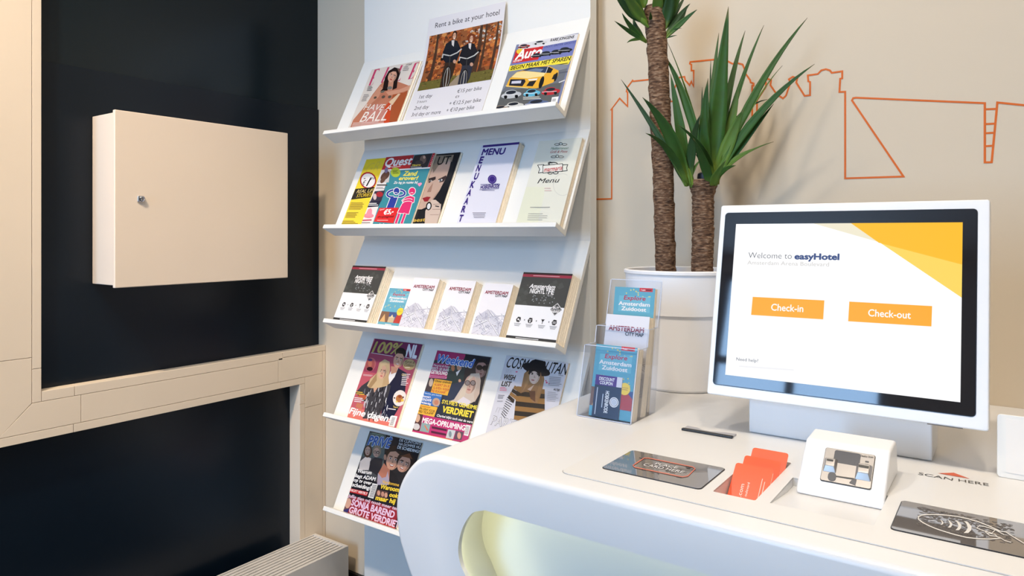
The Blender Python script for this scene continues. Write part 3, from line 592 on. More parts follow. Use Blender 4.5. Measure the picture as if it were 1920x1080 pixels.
c.p([(1434, 208), (1560, 196), (1560, 244), (1434, 256)], (238, 236, 228)); c.line([(1434, 208), (1560, 196), (1560, 244), (1434, 256), (1434, 208)], 4, BLK); c.t('marmaris', (1440, 248), (1556, 236), 28, (196, 36, 40), b=.02); c.arc(1500, 196, 26, 8, 180, 360, 5, BLK); c.arc(1480, 256, 14, 7, 0, 300, 4, BLK); c.arc(1516, 254, 16, 8, -100, 200, 4, BLK); c.arc(1480, 194, 12, 8, 100, 360, 4, BLK)
c.t('Menu', (1398, 322), (1530, 316), 30, (50, 48, 48), sh=.35); c.bars(1444, 352, 1496, 382, 2, (226, 190, 184), fill=.3)
c.bars(1352, 474, 1480, 482, 1, (170, 168, 160), rnd=0, fill=.6); c.bars(1340, 516, 1466, 568, 4, (180, 178, 168), 0, -.15, fill=.3); done(c)
# --- third shelf: flyers and maps
def nightlife(label, u0, u1, crop, pts):
    c = booklet('flyer_stack', label, 'flyers', 2, .035, u0, u1, .191, crop, base=(240, 240, 243), fan=1, fanx=.007, gloss='print_flat')
    W_, H_ = u1 - u0, .191; P = lambda x, y: (u0 + W_ * x, H_ * (1 - y)); R = lambda x0, y0, x1, y1, col: c.lp([P(x0, y1), P(x1, y1), P(x1, y0), P(x0, y0)], col)
    def T(s, x0, x1, y, h, col, b=0, sh=0):
        vs, fs, a, e = textgeo(s, b); kx = (x1 - x0) * W_ / (e - a); ky = h * H_ / CAP; o = P(x0, y)
        for f in lift(c, fs): c._emit([(o[0] + (vs[i][0] - a) * kx + vs[i][1] * ky * sh, o[1] + vs[i][1] * ky) for i in f], col)
        c.up()
    R(0, 0, 1, .5, (60, 62, 62)); r2 = random.Random(9)
    for i in range(40):
        x, y = r2.random(), .1 + r2.random() * .4; s = r2.uniform(.02, .1); g = r2.randint(-7, 9); c.lp([P(x - s, y), P(x, y + s * .6), P(x + s, min(.5, y + .02)), P(x + s * .3, y - s * .5)], (66 + g, 70 + g, 68 + g))
    for i in range(26):
        x, y = .3 + r2.random() * .5, .34 + r2.random() * .12; s = .012; c._emit([P(x - s, y), P(x, y + s * .5), P(x + s, y), P(x, y - s)], (150, 160, 165))
    c.up(); R(0, .5, 1, 1, (242, 242, 245)); R(0, 0, 1, .028, (40, 20, 26)); R(0, .028, 1, .07, (156, 34, 62)); R(.22, .042, .76, .054, (206, 150, 160))
    T('Amsterdam', .2, .72, .235, .06, WHT, .025, .25); T('NIGHTL', .24, .545, .315, .072, WHT, .03); T('FE', .615, .73, .315, .072, WHT, .03); T('TICKET', .60, .73, .345, .02, (200, 200, 200))
    c.lp([P(.555, .245), P(.61, .245), P(.585, .275), P(.585, .31), P(.6, .315), P(.565, .315), P(.58, .31), P(.58, .275)], WHT)
    d = lambda k: [P(.85, .53 - .095 * k), P(.85 + .125 * k, .53), P(.85, .53 + .095 * k), P(.85 - .125 * k, .53)]
    c.lp(d(1.0), WHT); c.lp(d(.93), (52, 56, 58)); c.lp(d(.87), WHT); c.lp(d(.83), (52, 56, 58))
    T('BUY', .785, .905, .52, .032, WHT, .03); T('YOUR TICKET', .755, .945, .545, .018, WHT); T('HERE', .78, .915, .578, .03, WHT, .03)
    for k, x in enumerate((.16, .40, .65, .88)):
        y = .715; K = (46, 46, 50)
        c.lp([P(x - .05, y), P(x - .02, y - .04), P(x + .035, y - .035), P(x + .05, y + .01), P(x + .02, y + .04), P(x - .03, y + .035)] if k != 2 else [P(x - .035, y - .03), P(x + .035, y - .03), P(x + .006, y + .005), P(x + .006, y + .035), P(x - .006, y + .035), P(x - .006, y + .005)], K)
        if k == 0: R(x - .02, y - .015, x + .01, y + .01, (240, 240, 243)); R(x + .02, y, x + .035, y + .02, (240, 240, 243))
        if k == 1: R(x - .025, y - .012, x + .025, y - .004, (240, 240, 243)); R(x - .012, y + .005, x + .012, y + .028, (240, 240, 243))
        if k == 3: R(x - .03, y - .01, x + .03, y - .003, (240, 240, 243)); R(x - .03, y + .008, x + .03, y + .014, (240, 240, 243))
        for j in range(3): R(x - .07 + .01 * j, y + .055 + j * .017, x + .07 - .012 * j, y + .062 + j * .017, (130, 130, 136))
        if k < 3: R(x + .115, y - .004, x + .135, y + .004, K); R(x + .121, y - .012, x + .129, y + .012, K)
    R(0, .955, 1, 1, (44, 46, 48)); R(.2, .97, .66, .984, (190, 190, 192))
    done(c)
nightlife('stack of dark nightlife ticket flyers at the left end of the third shelf', -1.782, -1.628, (600, 460, 3.4286), None)
nightlife('stack of dark nightlife ticket flyers at the right end of the third shelf', -1.0965, -.941, (940, 470, 5.4), None)
def explore(c, u0, u1, v0, v1, full=True):     # leaflet cover in fractions of the sheet
    W_, H_ = u1 - u0, v1 - v0; P = lambda x, y: (u0 + W_ * x, v1 - H_ * y)
    R = lambda x0, y0, x1, y1, col: c.lp([P(x0, y1), P(x1, y1), P(x1, y0), P(x0, y0)], col)
    def T(s, x0, x1, y, h, col, b=0, sh=0):
        vs, fs, a, e = textgeo(s, b); kx = (x1 - x0) * W_ / (e - a); ky = h * H_ / CAP; o = P(x0, y)
        for f in lift(c, fs): c._emit([(o[0] + (vs[i][0] - a) * kx + vs[i][1] * ky * sh, o[1] + vs[i][1] * ky) for i in f], col)
        c.up()
    R(0, 0, 1, 1, (92, 170, 196)); r3 = random.Random(4)
    for i in range(26):
        x, y = .04 + .92 * r3.random(), (.02 + .13 * r3.random()) if i % 2 else (.42 + .12 * r3.random()); s = .022
        c._emit([P(x - s, y), P(x, y + s * .6), P(x + s, y), P(x, y - s * .6)], (226, 214, 120))
    c.up(); R(.12, .13, .9, .36, (112, 186, 208)); R(.62, .0, .94, .055, (214, 44, 52)); T('I am', .66, .76, .042, .026, WHT, .02); R(.78, .02, .91, .04, (120, 20, 28))
    T('Explore', .24, .78, .185, .06, (196, 44, 72), .02, .18); T('Amsterdam', .12, .90, .27, .055, WHT, .03); T('Zuidoost', .2, .82, .345, .055, WHT, .03)
    R(0, .60, 1, .86, (60, 84, 140)); c.lp([P(0, .6), P(.36, .6), P(.42, .86), P(0, .86)], (128, 92, 70)); R(.4, .72, .66, .86, (196, 176, 140)); c.lp([P(.66, .86), P(.72, .66), P(.86, .62), P(1, .7), P(1, .86)], (186, 52, 44)); c.lp([P(.05, .86), P(.18, .66), P(.3, .86)], (214, 170, 110)); c.lp([P(.45, .74), P(.52, .66), P(.6, .74)], (226, 206, 160))
    n_ = 18; c.lp([(P(.80, .575)[0] + .13 * W_ * math.cos(2 * math.pi * i / n_), P(.80, .575)[1] + .13 * W_ * math.sin(2 * math.pi * i / n_)) for i in range(n_)], (250, 214, 40)); R(.72, .555, .88, .565, (200, 150, 30)); R(.74, .58, .87, .59, (200, 150, 30))
    R(.34, .90, .62, .92, (226, 236, 242))
c = booklet('leaflet_stack', 'blue city leaflet tucked between the nightlife flyers and the maps', 'leaflet', 2, .004, -1.613, -1.516, .132, (600, 460, 3.4286), gloss='print_flat'); explore(c, -1.613, -1.516, .0006, .132); done(c)
def citymap(c, u0, u1, v0, v1, seed):
    W_, H_ = u1 - u0, v1 - v0; P = lambda x, y: (u0 + W_ * x, v1 - H_ * y); r4 = random.Random(seed)
    c.lp([P(0, 1), P(1, 1), P(1, 0), P(0, 0)], (236, 234, 240)); c.lp([P(0, 1), P(1, 1), P(1, .72), P(.5, .52), P(.35, .5), P(0, .66)], (200, 200, 214)); c.lp([P(0, 1), P(1, 1), P(1, .82), P(.5, .66), P(0, .74)], (212, 212, 224))
    def ln(a, b, w, col):
        p, q = P(*a), P(*b); dx, dy = q[0] - p[0], q[1] - p[1]; l = math.hypot(dx, dy) or 1; nx, ny = -dy / l * w, dx / l * w
        c.off += .000012; c._emit([(p[0] + nx, p[1] + ny), (q[0] + nx, q[1] + ny), (q[0] - nx, q[1] - ny), (p[0] - nx, p[1] - ny)], col)
    for i in range(60):
        x, y = r4.random(), .56 + .44 * r4.random(); a = r4.choice((.5, .6, 2.4, 2.55, 1.2)); l = r4.uniform(.08, .3); ln((x, y), (x + l * math.cos(a), y + l * math.sin(a) * .6), .00045, r4.choice(((160, 160, 180), (136, 136, 160), (248, 248, 252))))
    c.up()
    for a, b in (((.35, .5), (.62, .62)), ((.62, .62), (1, .58)), ((.35, .5), (.5, .72)), ((.5, .72), (.95, .95)), ((.1, .62), (.5, .9)), ((0, .86), (.45, .7))): ln(a, b, .0012, (248, 248, 252)); ln(a, (b[0], b[1] + .014), .0005, (104, 104, 126))
    for i in range(30):
        x, y = r4.random(), .58 + .4 * r4.random(); s = .012; c._emit([P(x - s, y), P(x, y + s * .6), P(x + s, y), P(x, y - s * .6)], (80, 80, 96))
    c.up()
    def T(s, x0, x1, y, h, col, b=0):
        vs, fs, a, e = textgeo(s, b); kx = (x1 - x0) * W_ / (e - a); ky = h * H_ / CAP; o = P(x0, y)
        for f in lift(c, fs): c._emit([(o[0] + (vs[i][0] - a) * kx, o[1] + vs[i][1] * ky) for i in f], col)
        c.up()
    T('AMSTERDAM', .08, .90, .205, .062, (150, 34, 62), .025); T('CITY MAP', .48, .90, .255, .042, (44, 40, 48), .02)
for u0, u1, h, lb in ((-1.496, -1.394, .161, 'stack of white city maps beside the blue leaflet, leftmost of three'), (-1.354, -1.255, .160, 'stack of white city maps in the middle of the three'), (-1.2195, -1.1225, .155, 'stack of white city maps beside the right nightlife flyers')):
    c = booklet('map_stack', lb, 'city maps', 2, .030, u0, u1, h, (600, 460, 3.4286), fan=1, fanx=.004, gloss='print_matte'); citymap(c, u0, u1, .0006, h, 11); done(c)
# --- fourth shelf
c = booklet('magazine', 'pink celebrity magazine with a blonde woman and a man in a suit', 'magazine', 3, .008, -1.744, -1.526, .269, (640, 630, 6.0), base=(198, 92, 106), fan=1, fanx=.005)
c.p([(385, 25), (945, 85), (880, 275), (320, 190)], (120, 38, 84)); c.p([(320, 190), (880, 275), (800, 480), (250, 400)], (170, 70, 100)); c.p([(250, 400), (800, 480), (740, 640), (200, 560)], (196, 88, 104)); c.p([(100, 800), (620, 900), (590, 1060), (40, 930)], (226, 120, 110))
c.t('100%', (340, 180), (650, 206), 122, (186, 168, 90), b=.03, sh=.18); c.t('NL', (716, 226), (846, 246), 134, (236, 236, 244), b=.05, sh=-.05); c.bars(334, 186, 580, 196, 1, (226, 214, 220), .16, rnd=0, fill=.6); c.bars(704, 236, 860, 244, 1, (226, 214, 220), .16, rnd=0, fill=.6)
c.p([(640, 360), (740, 420), (710, 700), (600, 890), (500, 960), (440, 900), (520, 560), (560, 400)], (36, 38, 62)); c.p([(560, 390), (640, 362), (600, 460), (540, 540), (520, 480)], (238, 236, 238)); c.p([(560, 340), (640, 350), (620, 410), (560, 430)], (206, 150, 122))
c.e(672, 185, 60, 52, (34, 26, 26), 20); c.face(645, 272, 56, 88, 15, (218, 166, 138), (44, 30, 26), (180, 110, 100), smile=True); c.p([(612, 205), (640, 150), (705, 150), (728, 200), (718, 250), (700, 205), (640, 195)], (34, 26, 26))
c.p([(230, 560), (330, 490), (480, 520), (560, 560), (520, 700), (460, 820), (420, 930), (240, 930), (280, 760), (160, 640)], (66, 64, 70))
r5 = random.Random(2)
for i in range(80):
    x, y = r5.uniform(210, 520), r5.uniform(560, 900)
    if x > 200 + (y - 560) * .2: c._emit([c.L(*q) for q in ((x, y), (x + 7, y), (x - 6, y + r5.uniform(30, 80)), (x - 12, y + 40))], (lambda q_: (setattr(c, 'off', c.off + .000012), q_)[1])(r5.choice(((190, 190, 198), (30, 30, 34), (120, 120, 128), (46, 44, 50), (220, 220, 226)))))
c.up(); c.p([(360, 560), (440, 540), (370, 640)], (214, 164, 136))
c.p([(400, 420), (430, 300), (490, 262), (545, 290), (550, 380), (530, 480), (520, 560), (440, 580), (330, 590), (290, 560), (330, 480)], (206, 178, 136)); c.p([(330, 520), (400, 420), (400, 500), (330, 590), (300, 575)], (170, 138, 98)); c.face(462, 408, 46, 80, 12, (222, 174, 148), (60, 40, 34), (196, 96, 96)); c.p([(420, 400), (440, 320), (500, 290), (520, 320), (470, 335), (440, 400), (428, 470)], (214, 188, 146)); c.p([(480, 470), (530, 420), (540, 540), (460, 570)], (196, 164, 120))
c.e(330, 322, 58, 80, (200, 110, 116), 18); c.e(326, 326, 50, 68, (180, 90, 90), 18); c.e(324, 310, 22, 40, (206, 120, 96)); c.e(322, 372, 34, 24, (60, 30, 40)); c.e(325, 270, 26, 16, (90, 60, 110)); c.bars(248, 430, 366, 452, 2, (232, 200, 200), .1)
c.e(766, 322, 72, 62, (186, 158, 112)); c.t('Kerst &', (716, 300), (822, 312), 30, (60, 44, 36), sh=.3); c.t('Cadeaus', (706, 340), (806, 350), 34, (60, 44, 36), sh=.3); c.bars(720, 352, 790, 366, 1, (236, 226, 206)); c.bars(690, 425, 780, 565, 7, (238, 228, 232), .05, -.15); c.t('Chris', (676, 444), (726, 450), 24, (240, 206, 90), sh=.2)
c.bars(170, 625, 270, 665, 2, (240, 200, 60), .1); c.p([(200, 655), (290, 670), (270, 720), (190, 700)], (186, 92, 60)); c.bars(150, 690, 260, 750, 3, (240, 232, 236), .1, -.1); c.p([(180, 750), (250, 770), (230, 830), (160, 800)], (200, 120, 90))
c.e(658, 700, 74, 92, (236, 226, 220), 18); c.e(655, 705, 40, 44, (186, 116, 60), 10); c.e(660, 680, 20, 18, (150, 70, 40)); c.e(690, 725, 16, 15, (240, 200, 70)); c.e(625, 740, 12, 10, (240, 214, 100)); c.e(600, 698, 9, 9, (70, 40, 50)); c.e(698, 690, 9, 9, (70, 40, 50)); c.t('Taart', (580, 806), (640, 814), 22, (236, 200, 90), b=.02); c.bars(530, 812, 640, 834, 1, (240, 232, 236), .15)
c.t('Fijne dagen!', (84, 870), (545, 970), 72, WHT, b=.03, sh=.22); c.p([(48, 918), (610, 1035), (606, 1052), (40, 935)], (36, 26, 28)); c.bars(70, 928, 560, 934, 1, (200, 180, 90), .2, rnd=0, fill=.9); c.p([(572, 895), (634, 905), (598, 1025), (532, 1010)], WHT); c.bars(574, 915, 612, 1005, 9, (40, 40, 40), .15, -.35, rnd=.05)
done(c)
c = booklet('magazine', 'gossip magazine with blue title and a blonde woman in glasses', 'magazine', 3, .005, -1.4615, -1.2515, .257, (760, 640, 5.683), base=(40, 50, 66))
c.p([(345, 90), (645, 140), (620, 200), (310, 200)], (176, 40, 104)); c.p([(300, 230), (500, 250), (440, 400), (250, 390)], (170, 44, 108)); c.p([(640, 140), (950, 180), (700, 1080), (560, 760)], (34, 36, 46)); c.p([(460, 260), (640, 250), (620, 420), (430, 470)], (26, 56, 62)); c.e(508, 285, 20, 34, (190, 120, 80)); c.e(575, 275, 26, 40, (196, 140, 110)); c.p([(540, 330), (590, 300), (550, 370)], WHT); c.e(580, 420, 14, 18, (210, 160, 130)); c.bars(440, 300, 500, 330, 1, (60, 100, 90))
c.p([(440, 470), (640, 420), (600, 640), (400, 640)], (40, 56, 82))
c.t('Weekend', (318, 218), (712, 280), 84, (216, 230, 246), b=.075, sh=.16); c.t('Weekend', (320, 216), (712, 278), 82, (44, 104, 196), b=.03, sh=.16)
c.t('Margriet & Pieter', (300, 262), (476, 284), 20, WHT, sh=.1); c.t('FEEST: 50 JAAR', (272, 304), (462, 322), 32, WHT, b=.01); c.t('GETROUWD', (270, 342), (446, 364), 36, WHT, b=.03); c.p([(266, 360), (444, 380), (436, 400), (258, 382)], (222, 130, 176)); c.bars(268, 368, 430, 382, 1, (150, 30, 96), .1, rnd=0, fill=.6)
c.e(815, 260, 74, 82, (46, 36, 40), 10); c.e(812, 262, 66, 72, (40, 32, 34)); c.face(808, 300, 58, 86, 8, (166, 126, 116), (30, 24, 26), (130, 76, 76)); c.e(790, 280, 34, 28, (18, 18, 22), 8); c.e(850, 285, 30, 28, (18, 18, 22), 8); c.p([(750, 230), (770, 190), (870, 195), (880, 250), (830, 225)], (34, 28, 30))
c.p([(520, 620), (640, 430), (700, 345), (790, 340), (805, 420), (790, 560), (740, 640), (660, 680), (470, 640)], (206, 190, 176)); c.face(690, 460, 62, 102, 12, (210, 172, 154), (80, 60, 54), (176, 112, 108)); c.p([(560, 610), (640, 440), (700, 360), (740, 360), (670, 430), (640, 560), (600, 640)], (214, 198, 178)); c.p([(750, 380), (800, 400), (790, 560), (740, 650), (730, 560), (765, 470)], (200, 178, 162))
for x in (664, 722): c.arc(x, 444, 26, 26, 0, 360, 6, (60, 50, 50)); c.e(x, 444, 22, 22, (150, 136, 134))
c.p([(540, 650), (620, 590), (700, 640), (660, 700)], (222, 214, 220))
c.p([(254, 390), (312, 398), (272, 540), (206, 530)], (70, 60, 66)); c.e(275, 440, 22, 44, (196, 176, 160), 10); c.p([(314, 398), (500, 428), (450, 580), (272, 544)], (238, 178, 44)); c.t('Onno onthult:', (316, 432), (488, 454), 24, BLK, b=.02); c.t('ALBERT EN IK', (306, 470), (474, 496), 26, (190, 60, 50), b=.015); c.t('SLAPEN WEER', (294, 505), (466, 532), 26, (190, 60, 50), b=.015); c.t("BIJ ELKAAR'", (280, 536), (430, 560), 26, (190, 60, 50), b=.015)
c.p([(204, 530), (396, 570), (356, 700), (158, 668)], (48, 112, 190)); c.t('Verdriet, geen bezoek', (206, 560), (386, 590), 18, (210, 230, 246)); c.t("Bonnie's", (184, 594), (270, 608), 24, WHT, b=.02); c.t('EENZAME', (174, 630), (276, 644), 26, WHT, b=.02); c.t('verjaardag', (164, 656), (272, 680), 24, WHT, b=.02); c.e(330, 650, 42, 46, (190, 160, 140)); c.e(332, 652, 24, 26, (196, 126, 100))
c.p([(156, 668), (346, 704), (306, 812), (128, 780)], (240, 180, 50)); c.t('EEN GRAF VOOR', (142, 722), (312, 762), 26, BLK, b=.015); c.t('MIES TELKAMP', (134, 754), (296, 786), 24, BLK, b=.015); c.bars(150, 684, 320, 698, 1, (190, 90, 40), .18)
c.t("SYLVIE'S GEHEIME", (388, 660), (762, 728), 40, (246, 226, 60), b=.03); c.t('VERDRIET', (388, 752), (716, 816), 66, (246, 222, 50), b=.045); c.t('Charbel blijkt toch niet de ware', (334, 800), (716, 874), 26, WHT, b=.02, sh=.1)
c.p([(128, 768), (330, 812), (720, 890), (680, 1090), (60, 970)], (186, 42, 112)); c.p([(128, 768), (192, 782), (150, 960), (62, 944)], (84, 54, 54)); c.e(135, 820, 24, 44, (206, 166, 140), 10); c.e(120, 910, 36, 36, (200, 196, 200)); c.t('MEGA-OPRUIMING', (176, 864), (632, 952), 56, WHT, b=.03)
c.p([(178, 866), (270, 886), (250, 975), (156, 956)], (136, 164, 166)); c.line([(210, 900), (240, 950)], 14, (206, 120, 90)); c.bars(284, 905, 444, 1000, 2, (80, 30, 60), .2, -.15, fill=.5, rnd=0); c.p([(460, 938), (538, 952), (510, 1044), (432, 1030)], (190, 200, 206)); c.p([(540, 954), (624, 968), (600, 1054), (520, 1044)], (90, 70, 90)); c.e(480, 990, 16, 34, (120, 140, 150)); c.e(575, 1005, 20, 36, (206, 150, 130)); c.p([(56, 960), (500, 1050), (496, 1072), (50, 990)], (240, 150, 40)); c.p([(650, 890), (700, 900), (670, 1010), (625, 1000)], WHT); c.bars(650, 905, 690, 995, 9, (40, 40, 40), .15, -.25, rnd=.05)
done(c)
c = booklet('magazine', 'white glossy magazine with a woman in black hat and striped jumper', 'magazine', 3, .008, -1.197, -.988, .267, (900, 650, 6.747), base=(214, 214, 224), fan=0)
c.t('COSMOPOLITAN', (318, 258), (1082, 358), 134, (24, 24, 24), b=.01, sh=.22)
for i, (y0, y1) in enumerate(((500, 560), (560, 620), (620, 690), (690, 750), (750, 810), (810, 870), (870, 930))): c.p([(430 - (y0 - 500) * .1 + 40, y0), (820, y0 + 40), (820, y1 + 40), (430 - (y1 - 500) * .1 + 40, y1)], ((150, 108, 56), (30, 28, 30))[i % 2])
for i in range(4): c.p([(440 - i * 24, 490 + i * 40), (530 - i * 30, 540 + i * 44), (515 - i * 30, 586 + i * 44), (420 - i * 24, 530 + i * 40)], ((150, 108, 56), (30, 28, 30))[i % 2])
for i in range(9): c.line([(345 - i * 9, 640 + i * 26), (430 - i * 14, 680 + i * 28)], 9, (40, 38, 42))
c.p([(560, 340), (620, 280), (720, 250), (800, 290), (815, 420), (790, 540), (760, 640), (720, 720), (660, 700), (620, 560), (510, 590), (530, 480)], (150, 110, 72)); c.p([(620, 560), (700, 560), (700, 700), (640, 660)], (96, 60, 44)); c.p([(600, 540), (690, 480), (640, 560)], (206, 176, 156))
c.e(690, 370, 68, 104, (222, 196, 180), 8); c.face(688, 372, 64, 100, 8, (224, 198, 184), (60, 42, 38), (170, 90, 90)); c.p([(560, 520), (600, 330), (660, 268), (640, 330), (610, 470), (520, 600)], (170, 128, 84)); c.p([(760, 270), (810, 330), (800, 480), (740, 660), (700, 640), (760, 460)], (164, 120, 76))
c.e(712, 290, 186, 68, (26, 26, 32), 18); c.p([(590, 250), (640, 190), (700, 160), (800, 180), (830, 230), (860, 330), (700, 290)], (22, 22, 28)); c.e(690, 330, 100, 46, (22, 22, 28), 12)
c.e(682, 385, 58, 74, (224, 198, 184), 8); c.line([(640, 326), (672, 334)], 9, (50, 36, 34)); c.line([(716, 342), (760, 346)], 9, (50, 36, 34)); c.e(662, 346, 14, 8, (40, 34, 36)); c.e(738, 356, 14, 8, (40, 34, 36)); c.e(670, 424, 22, 8, (168, 92, 92), 8); c.p([(690, 360), (706, 396), (680, 396)], (190, 160, 146))
c.p([(620, 300), (600, 420), (560, 500), (590, 330)], (160, 118, 76)); c.p([(770, 320), (790, 420), (770, 520), (750, 430)], (150, 108, 68))
c.t('WISH', (290, 412), (434, 428), 66, BLK, b=.03, sh=.15); c.t('LIST', (268, 496), (386, 506), 62, BLK, b=.03, sh=.15); c.t('SEX', (316, 330), (400, 340), 50, (196, 196, 206), sh=.15); c.bars(256, 512, 350, 566, 3, (230, 110, 140), .05, -.15); c.bars(232, 610, 320, 665, 3, (110, 110, 120), .05, -.15); c.bars(218, 685, 300, 710, 1, (160, 160, 168)); c.e(465, 320, 14, 8, (236, 90, 130)); c.e(846, 455, 12, 12, (220, 60, 110)); c.e(876, 466, 10, 10, (220, 60, 110)); c.e(836, 432, 9, 8, (220, 60, 110))
c.t("IT'S", (196, 830), (300, 850), 70, (196, 196, 204), sh=.12); c.t('PARTY', (130, 985), (500, 1060), 120, (150, 150, 158), b=.02, sh=.12); c.t('PARTY', (132, 984), (498, 1058), 116, (226, 226, 232), b=-.01, sh=.12); c.bars(880, 380, 1050, 500, 6, (150, 150, 158), .08, -.15); c.t('ALTIJD', (930, 552), (1012, 566), 26, (30, 30, 34), b=.02); c.bars(860, 570, 1010, 700, 6, (180, 180, 188), .1, -.15); c.bars(996, 362, 1056, 372, 1, (40, 40, 44), .1, rnd=0)
done(c)
# --- lowest shelf
c = booklet('magazine', 'dark gossip magazine with blue title and a laughing man', 'magazine', 4, .005, -1.764, -1.526, .260, (620, 800, 5.4), base=(34, 34, 42))
c.p([(400, 55), (560, 86), (520, 560), (270, 430)], (92, 106, 104)); c.p([(300, 300), (520, 320), (470, 560), (270, 430)], (70, 74, 80))
c.t('PRIVÉ', (366, 186), (596, 216), 100, (206, 222, 240), b=.07, sh=.16); c.t('PRIVÉ', (368, 184), (596, 214), 98, (38, 96, 176), b=.03, sh=.16); c.bars(420, 62, 540, 80, 1, (130, 160, 130), .2)
c.p([(285, 440), (300, 350), (360, 300), (410, 320), (385, 440)], (206, 200, 200)); c.e(378, 250, 42, 64, (84, 58, 44), 8); c.face(376, 246, 28, 46, 5, (210, 168, 146), (60, 44, 40), (170, 90, 86)); c.p([(390, 440), (400, 350), (450, 310), (530, 330), (520, 400), (480, 500)], (44, 44, 52)); c.e(468, 250, 44, 62, (150, 130, 108), 5); c.face(464, 262, 32, 48, 5, (206, 164, 144), (50, 40, 36), (170, 110, 100), glasses=False); c.arc(450, 258, 13, 11, 0, 360, 4, BLK); c.arc(480, 262, 13, 11, 0, 360, 4, BLK)
c.p([(470, 560), (480, 480), (540, 370), (600, 440), (600, 560)], (190, 120, 96)); c.p([(470, 590), (480, 470), (520, 520), (560, 510), (580, 450), (600, 590)], (170, 160, 180)); c.e(640, 280, 76, 90, (58, 38, 32), 15); c.face(632, 338, 66, 104, 14, (222, 162, 132), (60, 40, 34), (150, 60, 56), smile=True); c.e(552, 310, 14, 30, (206, 146, 118)); c.p([(550, 260), (600, 215), (690, 220), (705, 290), (660, 250), (590, 255)], (58, 38, 32))
c.e(760, 350, 92, 96, (48, 34, 32), 20); c.face(742, 378, 62, 88, 25, (216, 160, 134), (60, 40, 36), (170, 80, 76), smile=True); c.p([(700, 300), (800, 270), (830, 330), (760, 310)], (120, 70, 44)); c.line([(700, 340), (735, 350)], 7, (60, 40, 36))
c.p([(600, 440), (660, 480), (700, 600), (590, 600)], (30, 30, 38)); c.p([(690, 110), (945, 165), (900, 280), (660, 240)], (26, 30, 38))
c.t("DE CLINTON'S:", (694, 148), (916, 190), 28, (220, 220, 224), b=.02); c.t('NA DOMPER NU', (688, 186), (908, 226), 28, (220, 220, 224), b=.02); c.t('DE SCHEIDING?', (674, 220), (896, 268), 30, (240, 240, 242), b=.03)
for tx, A, B, h in (('Waarom', (268, 464), (412, 484), 38), ('liegt ADAM', (246, 510), (450, 550), 38), ('op tv over', (232, 552), (412, 590), 36), ('scheiding?', (216, 602), (404, 642), 40)): c.t(tx, A, B, h, WHT, b=.03, sh=.1)
c.p([(204, 624), (382, 664), (368, 704), (190, 662)], (196, 32, 40)); c.t('NICKY VERTELT', (200, 652), (370, 692), 24, WHT, b=.02, sh=.1)
c.p([(426, 572), (480, 584), (434, 730), (378, 714)], (222, 222, 222)); c.bars(426, 590, 470, 715, 10, (80, 80, 84), .15, -.3, rnd=.05)
c.t('Verdomme', (520, 570), (690, 606), 32, (240, 190, 40), b=.02, sh=.1); c.t('Waroom', (500, 624), (690, 662), 46, (248, 214, 40), b=.04, sh=.1); c.p([(470, 636), (586, 660), (560, 740), (450, 716)], (90, 64, 60)); c.e(488, 672, 16, 26, (206, 150, 126)); c.e(528, 684, 16, 26, (196, 140, 120)); c.e(562, 694, 16, 26, (210, 156, 130)); c.t('maar hij', (452, 738), (650, 780), 46, (248, 214, 40), b=.04, sh=.1); c.t('ook', (592, 706), (680, 724), 44, (248, 214, 40), b=.04, sh=.1)
c.p([(176, 690), (700, 830), (640, 1050), (110, 870)], (150, 34, 50)); c.p([(130, 862), (660, 1020), (640, 1050), (110, 880)], (196, 34, 36)); c.p([(170, 710), (220, 730), (170, 880), (116, 862)], (110, 80, 84)); c.e(178, 775, 30, 52, (206, 160, 140), 12); c.p([(140, 840), (190, 830), (170, 880), (118, 864)], (52, 50, 120))
c.t('Jullie zien mij nooit meer terug', (176, 710), (720, 860), 34, (222, 204, 226), b=.02, sh=.1); c.t('SONJA BAREND', (206, 792), (640, 926), 66, (228, 196, 226), b=.04); c.t('GROTE VERDRIET', (182, 866), (690, 1030), 66, (228, 196, 226), b=.04)
done(c)

# ------------------------------------------------------------------ counter
ZT = .947; YF = .842
def arcpts(cx, cz, r, a0, a1, n): return [(cx + r * math.cos(math.radians(a0 + (a1 - a0) * i / n)), cz + r * math.sin(math.radians(a0 + (a1 - a0) * i / n))) for i in range(n + 1)]
def cr(P, n=6):                                  # smooth curve through points
    out = []
    for i in range(1, len(P) - 2):
        for j in range(n):
            t = j / n; a, b, c_, d = P[i - 1], P[i], P[i + 1], P[i + 2]
            out.append(tuple(.5 * (2 * b[k] + (c_[k] - a[k]) * t + (2 * a[k] - 5 * b[k] + 4 * c_[k] - d[k]) * t * t + (3 * b[k] - a[k] - 3 * c_[k] + d[k]) * t ** 3) for k in (0, 1)))
    out.append(P[-2]); return out
left_curve = cr([(-.68, .947), (-.738, .947), (-.778, .9385), (-.806, .9165), (-.829, .883), (-.838, .846), (-.8335, .803), (-.8215, .771), (-.8055, .740), (-.765, .67), (-.70, .56), (-.655, .45), (-.64, .3), (-.64, .0), (-.64, -.1)], 6)
mirror = [(2 * .06 - x, z) for x, z in left_curve]    # the far end bends down the same way
outer = left_curve + mirror[::-1]
def inset(P, d):
    n = len(P); out = []
    for i in range(n):
        a, b, c_ = P[i - 1], P[i], P[(i + 1) % n]
        t1 = (b[0] - a[0], b[1] - a[1]); t2 = (c_[0] - b[0], c_[1] - b[1]); l1 = math.hypot(*t1) or 1; l2 = math.hypot(*t2) or 1
        n1 = (-t1[1] / l1, t1[0] / l1); n2 = (-t2[1] / l2, t2[0] / l2); m = (n1[0] + n2[0], n1[1] + n2[1]); l = math.hypot(*m) or 1
        out.append((b[0] + m[0] / l * d, b[1] + m[1] / l * d))
    return out
